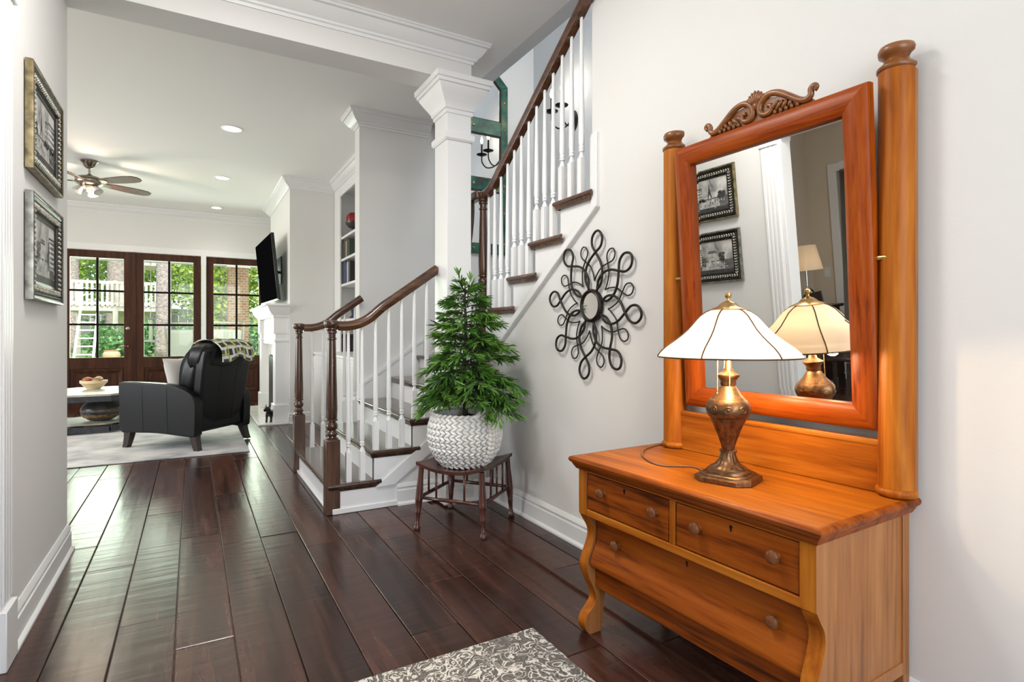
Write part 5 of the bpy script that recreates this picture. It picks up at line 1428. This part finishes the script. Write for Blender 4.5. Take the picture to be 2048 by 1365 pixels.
for z0, z1 in ((zb + .09, 2.51), (2.63, 3.06), (3.20, None)):
    o_ = .012
    if z1 is None: pts = [(-hx + fw_, z0), (hx - fw_, z0), (hx - fw_, zt2 - .19), (hx - .19, zt2 - fw_), (-hx + .19, zt2 - fw_), (-hx + fw_, zt2 - .19)]
    else: pts = [(-hx + fw_, z0), (hx - fw_, z0), (hx - fw_, z1), (-hx + fw_, z1)]
    MB().prism(pts, .006, .012).xf(GT).build('mirror_pane', 'mirror_glass', gm)
    MB().sweep([(-.001, .0), (-.012, 0), (-.008, .012), (-.001, .016)], pts, .012, -1, True).xf(GT).build('pane_bead', 'walnut_z', gm)
mb = MB()
for z in (2.0, 2.3, 2.57, 2.8, 3.13, 3.4):
    for x in (-hx + .038, hx - .038): mb.ball((x, z, .034), (.016, .016, .006), 10, 6)
for z in (1.945, 2.57, 3.13): mb.ball((0, z, .034), (.018, .018, .006), 10, 6)
mb.xf(GT).build('rosettes', 'pic_gold', gm, smooth=True)

sc_ = thing('wall_sconce', 'black iron two-candle sconce on the stairwell wall', 'sconce', (3.04, 4.20, 3.07))
MB().lathe([(0, .0005), (.065, .0005), (.065, .006), (.05, .014), (.02, .02), (0, .022)], n=24, sy=1.5).xf(FACE_XN.to_4x4()).build('backplate', 'black_metal', sc_, smooth=50)
for s, yy in ((1, .06), (-1, -.10)):
    MB().tube(spline([(-.02, 0, .02), (-.08, yy * .3, -.06), (-.15, yy * .8, -.075), (-.20, yy, -.02), (-.205, yy, .05)], 6), .007, 8).build('arm', 'black_metal', sc_, smooth=True)
    MB().lathe([(0, .05), (.012, .05), (.03, .058), (.058, .068), (.060, .073), (.03, .074), (.014, .075), (.014, .09), (0, .09)], (-.205, yy, 0), 20).build('drip_pan', 'black_metal', sc_, smooth=50)
    MB().lathe([(.010, .08), (.010, .19), (0, .19)], (-.205, yy, 0), 12).build('candle_sleeve', 'black_metal', sc_)
    MB().lathe([(.005, .19), (.013, .21), (.015, .225), (.010, .25), (.004, .27), (0, .275)], (-.205, yy, 0), 12).build('candle_bulb', 'candle_glow', sc_, smooth=True)
    light('POINT', 'sconce_light', (3.04 - .205, 4.20 + yy, 3.07 + .32), (0, 0, 0), 1.0, (1.0, .90, .76), radius=.03)

# ============================================================ STUDY (seen only in the dresser mirror)
sbd = thing('sideboard', 'dark wood sideboard against the study wall, seen in the mirror', 'sideboard', (-2.42, 3.29, 0))
BX('top', 'study_dark', sbd, (-.30, -.21, .84, .42, .21, .87), .004)
BX('body', 'study_dark', sbd, (-.27, -.18, .10, .39, .20, .84), .004)
for i in range(2): 
    q_ = BX('door', 'study_dark', sbd, (-.255 + i * .325, -.195, .14, .055 + i * .325, -.18, .80), .004); MB().ball((.035 + i * .05, -.205, .5), .012, 10, 8).build('knob', 'nickel', q_, smooth=True)
for x in (-.25, .37):
    for y in (-.16, .18): BX('leg', 'study_dark', sbd, (x - .025, y - .025, 0, x + .025, y + .025, .12))
stl = thing('study_lamp', 'chrome ball lamp with white tapered shade on the study sideboard', 'lamp', (-2.40, 3.28, .8705))
MB().lathe([(0, 0), (.06, 0), (.06, .012), (.02, .02), (.02, .05), (.05, .07), (.07, .11), (.07, .14), (.05, .18), (.018, .20), (.012, .22), (.012, .42)], n=28).build('ball_base', 'chrome', stl, smooth=45)
MB().lathe([(.16, .38), (.105, .64), (.103, .64), (.158, .38), (.16, .38)], n=36).build('shade', 'shade_glass', stl, smooth=60)
MB().ball((0, 0, .45), .03, 12, 8).build('bulb', 'bulb_glow', stl, smooth=True)
light('POINT', 'study_lamp_light', (-2.40, 3.28, .8705 + .45), (0, 0, 0), 4, (1.0, .95, .88), radius=.04)
chs = thing('dining_chair', 'dark slat-back wooden chair in the study, seen in the mirror', 'chair', (-1.80, 2.62, 0), math.radians(170))
BX('seat', 'study_dark', chs, (-.22, -.21, .44, .22, .21, .475), .01)
for x in (-.20, .20):
    BX('leg', 'study_dark', chs, (x - .02, .17, 0, x + .02, .21, .44), .004)
    MB().tube([(x, -.20, 0), (x, -.19, .45), (x, -.22, .75), (x, -.27, 1.05)], [.02, .022, .021, .017], 8).build('back_post', 'study_dark', chs, smooth=40)
MB().obox((0, -.262, 1.0), (.42, .022, .11), Matrix.Rotation(.14, 3, 'X')).build('top_rail', 'study_dark', chs, bevel=.006)
MB().obox((0, -.198, .56), (.40, .02, .05), Matrix.Rotation(.05, 3, 'X')).build('back_rail', 'study_dark', chs, bevel=.004)
for i in range(5):
    x = -.13 + i * .065; MB().tube([(x, -.198, .56), (x, -.222, .76), (x, -.258, .97)], .011, 6, flat=.5).build('slat', 'study_dark', chs)
swp = tag(MB().box(-2.999, 3.325, 1.14, -2.992, 3.40, 1.26).build('light_switch', 'plastic_white', bevel=.003), 'white light switch plate on the study wall, seen in the mirror', 'switch')
BX('rocker', 'trim_white', swp, (-2.992, 3.347, 1.165, -2.988, 3.378, 1.235), .002)

# ============================================================ GARDEN BEYOND THE FRENCH DOORS
struct(BX('ground_patio', 'patio_stone', None, (-9, 10.44, -.25, 9, 15, -.06)))
lw = BX('lawn', 'lawn', None, (-30, 15, -.4, 30, 60, .48)); tag(lw, 'sunlit green lawn rising behind the patio', 'grass', kind='stuff')
pc = thing('porch', 'white porch beam and ceiling outside the french doors', 'porch', (0, 0, 0))
BX('porch_ceiling', 'trim_white', pc, (-5, 10.44, 2.72, 4, 14.0, 2.78))
BX('porch_beam', 'trim_white', pc, (-5, 13.45, 2.58, 4, 13.75, 2.72), .01)
bcn = thing('brick_column', 'red brick porch column behind the right-hand glazed door', 'column', (.86, 13.6, -.06))
BX('column_shaft', 'brick_wall', bcn, (-.20, -.20, 0, .20, .20, 2.64))
BX('column_cap', 'trim_white', bcn, (-.23, -.23, 2.60, .23, .23, 2.64))
# patio armchairs
def patio_chair(loc, rz, label):
    t = thing('patio_chair', label, 'chair', loc, rz, 'patio armchairs')
    MB().box(-.28, -.30, .38, .28, .28, .52).build('seat_cushion', 'patio_cushion', t, bevel=.04, seg=3)
    MB().obox((0, .31, .90), (.56, .13, .74), Matrix.Rotation(math.radians(-12), 3, 'X')).build('back_cushion', 'patio_cushion', t, bevel=.05, seg=3)
    for s in (-1, 1):
        MB().tube(spline([(s * .33, -.32, 0), (s * .33, -.33, .45), (s * .33, -.28, .66), (s * .33, .05, .70), (s * .33, .28, .72)], 4), .02, 8).build('arm_frame', 'patio_metal', t, smooth=True)
        MB().tube(spline([(s * .31, .30, 0), (s * .31, .26, .45), (s * .31, .36, .9), (s * .30, .44, 1.40)], 4), .02, 8).build('back_post', 'patio_metal', t, smooth=True)
    for z in (.6, 1.0, 1.40): MB().tube([(-.31, .29 + (z - .45) * .155, z), (.31, .29 + (z - .45) * .155, z)], .016, 8).build('back_rail', 'patio_metal', t, smooth=True)
    MB().box(-.31, -.32, .33, .31, .30, .38).build('seat_frame', 'patio_metal', t)
patio_chair((.46, 12.75, -.06), math.radians(200), 'cushioned patio armchair in front of the brick column')
patio_chair((-.02, 13.95, -.06), math.radians(150), 'cushioned patio armchair partly behind the white door post')
# play fort on posts with a leaning ladder
ft = thing('play_fort', 'pale timber play fort deck with picket railing in the garden', 'play fort', (-1.9, 20, .48))
BX('deck', 'fort_wood', ft, (-1.15, -.6, 1.28, 1.15, 1.4, 1.42), .01)
for x in (-1.1, 0.0, 1.1):
    for y in (-.55, 1.3): BX('post', 'fort_wood', ft, (x - .06, y - .06, 0, x + .06, y + .06, 2.15))
BX('top_rail', 'fort_wood', ft, (-1.15, -.64, 2.05, 1.15, -.54, 2.13)); BX('bottom_rail', 'fort_wood', ft, (-1.15, -.64, 1.46, 1.15, -.58, 1.54))
for i in range(20):
    x = -1.1 + i * .115
    BX('picket', 'fort_wood', ft, (x - .03, -.66, 1.42, x + .03, -.635, 2.10))
BX('playhouse_wall', 'fort_wood', ft, (-.2, .6, 0, .7, .66, 1.28))
BX('roof_board', 'fort_wood', ft, (.45, -.6, 2.62, 1.25, .8, 2.74))
for x in (.5, 1.2): BX('roof_post', 'fort_wood', ft, (x - .04, -.55, 1.4, x + .04, -.47, 2.64))
ld = thing('ladder', 'white ladder leaning against the play fort', 'ladder', (-2.42, 18.0, .48))
for x in (-.20, .20): MB().tube([(x, -.1, 0), (x * .92, .95, 1.52)], .032, 6).build('side_rail', 'trim_white', ld)
for i in range(7): MB().tube([(-.19, -.1 + .15 * i + .06, .10 + .21 * i), (.19, -.1 + .15 * i + .06, .10 + .21 * i)], .02, 6).build('rung', 'trim_white', ld)
tag(MB().lathe([(0, 0), (.20, 0), (.32, .12), (.36, .25), (.33, .38), (.26, .46), (.30, .50), (.24, .50), (.2, .4), (0, .38)], n=28).xf(Matrix.Scale(.5, 4)).build('garden_pot', 'terracotta', smooth=50, loc=(-1.66, 16.2, .4805)), 'round terracotta pot on the lawn below the play fort', 'pot')
bf = thing('bird_feeder', 'slim hanging bird feeder outside the middle glazed door', 'bird feeder', (-.74, 13.6, 0))
MB().tube([(0, 0, 2.58), (0, 0, 1.45)], .006, 6).build('hanger', 'patio_metal', bf)
MB().lathe([(0, 1.46), (.10, 1.44), (.03, 1.40), (.035, 1.0), (.14, .98), (.14, .96), (0, .95)], n=20).build('feeder_tube', 'patio_metal', bf, smooth=50)
# trees: bark trunk and crown of leaf blades
rt = random.Random(11)
def leaf_cloud(mb, c, r, n, size, mi=0):
    for _ in range(n):
        while True:
            q = Vector((rt.uniform(-1, 1), rt.uniform(-1, 1), rt.uniform(-1, 1)))
            if q.length < 1: break
        q = q * (.55 + .45 * rt.random()); p = Vector(c) + Vector((q.x * r[0], q.y * r[1], q.z * r[2]))
        a = Vector((rt.uniform(-1, 1), rt.uniform(-1, 1), rt.uniform(-.7, .7))).normalized(); b = a.cross(Vector((rt.uniform(-1, 1), rt.uniform(-1, 1), rt.uniform(-1, 1)))).normalized()
        s = size * rt.uniform(.6, 1.3)
        mb.add([p - a * s, p + b * s * .5, p + a * s, p - b * s * .5], [(0, 1, 2, 3)], mi)
def tree(loc, r, h, label, blobs, mat, n=900, size=.12):
    t = thing('tree', label, 'tree', loc, 0, 'garden trees')
    P = [(0, 0, .001), (.02, 0, h * .3), (-.03, .02, h * .6), (.03, 0, h)]
    MB().tube(spline(P, 5), [r * (1.25 - .5 * i / 15) for i in range(16)], 14).build('trunk', 'tree_bark', t, smooth=True)
    mb = MB()
    for c, rr in blobs: leaf_cloud(mb, c, rr, n, size)
    mb.build('crown', mat, t, weld=False)
tree((-.66, 17.0, .48), .155, 7, 'thick straight tree trunk in front of the play fort', [((.3, .5, 6), (2.2, 2, 1.6))], 'tree_leaf')
tree((-3.6, 24, .48), .20, 9, 'grey trunked tree at the left edge of the glazed doors', [((0, 1, 7.5), (3, 2, 2.4)), ((-2, 1, 4), (2, 1.5, 2))], 'tree_leaf')
tree((-2.4, 25, .48), .30, 9, 'leaning broad trunk behind the play fort railing', [((.5, 1.5, 4.2), (2.0, 1.2, 2.2)), ((0, 1, 8), (3, 2, 2.2))], 'tree_leaf')
tree((-1.75, 26, .48), .10, 8, 'slender pale trunk behind the play fort', [((.9, 1.5, 3.4), (1.5, 1, 2.0)), ((0, 1, 7), (2.5, 2, 2.2))], 'tree_leaf')
tree((.9, 21, .48), .12, 6, 'leafy tree seen through the middle of the garden', [((-.2, 0, 2.7), (1.2, 1.0, 2.3)), ((.4, .6, 4.8), (1.6, 1.3, 1.6))], 'tree_leaf', 1900, .10)
tree((2.2, 22, .48), .14, 6, 'sunlit yellow green tree behind the brick column', [((-.5, -.5, 2.9), (1.6, 1.2, 2.4)), ((.8, .3, 3.2), (1.5, 1.2, 2.8))], 'tree_leaf', 1700, .10)
tree((4.4, 21, .48), .14, 6, 'cool green tree right of the brick column', [((-1.0, 0, 2.6), (1.7, 1.2, 2.5)), ((.4, .2, 3.6), (1.8, 1.3, 2.4))], 'tree_leaf_cool', 1500, .10)
tree((-5.8, 27, .48), .2, 8, 'far leafy tree left of the play fort', [((1.5, 0, 3.6), (2.4, 1.5, 3.2))], 'tree_leaf', 1800)
tree((-3.0, 30, .48), .2, 8, 'far leafy tree straight behind the play fort', [((0, 0, 3.4), (3.0, 1.5, 3.3)), ((3.5, 0, 3.6), (2.6, 1.5, 3.2))], 'tree_leaf_cool', 2600, .14)
tree((3.0, 30, .48), .2, 8, 'far leafy tree behind the patio', [((-1.5, 0, 3.6), (3, 1.5, 3.4)), ((3, 0, 3.6), (3, 1.5, 3.4))], 'tree_leaf', 2600, .14)
def shrub(loc, rr, label, mat='shrub_leaf', n=900, size=.07):
    mb = MB(); leaf_cloud(mb, (0, 0, rr[2] * .8), rr, n, size)
    tag(mb.build('shrub', mat, weld=False, loc=loc), label, 'shrub', 'garden shrubs')
shrub((-1.5, 17.6, .48), (.55, .4, .38), 'low fern-like shrub behind the terracotta pot')
shrub((-2.05, 18.9, .48), (.7, .4, .55), 'dark shrub beneath the play fort deck')
shrub((-.05, 18.4, .48), (.55, .4, .55), 'rounded shrub right of the thick tree trunk')
shrub((-1.1, 18.6, .48), (.35, .3, .6), 'upright shrub left of the thick tree trunk')
shrub((.75, 16.6, .48), (.5, .4, .5), 'bright shrub behind the patio armchairs')
shrub((1.9, 17.0, .48), (.8, .4, .6), 'shrub right of the brick column')
fn_ = thing('garden_fence', 'grey board fence at the end of the garden', 'fence', (0, 33, .48))
for i in range(46): BX('board', 'fence_grey', fn_, (-9 + i * .4, 0, 0, -9 + i * .4 + .38, .03, 1.9))
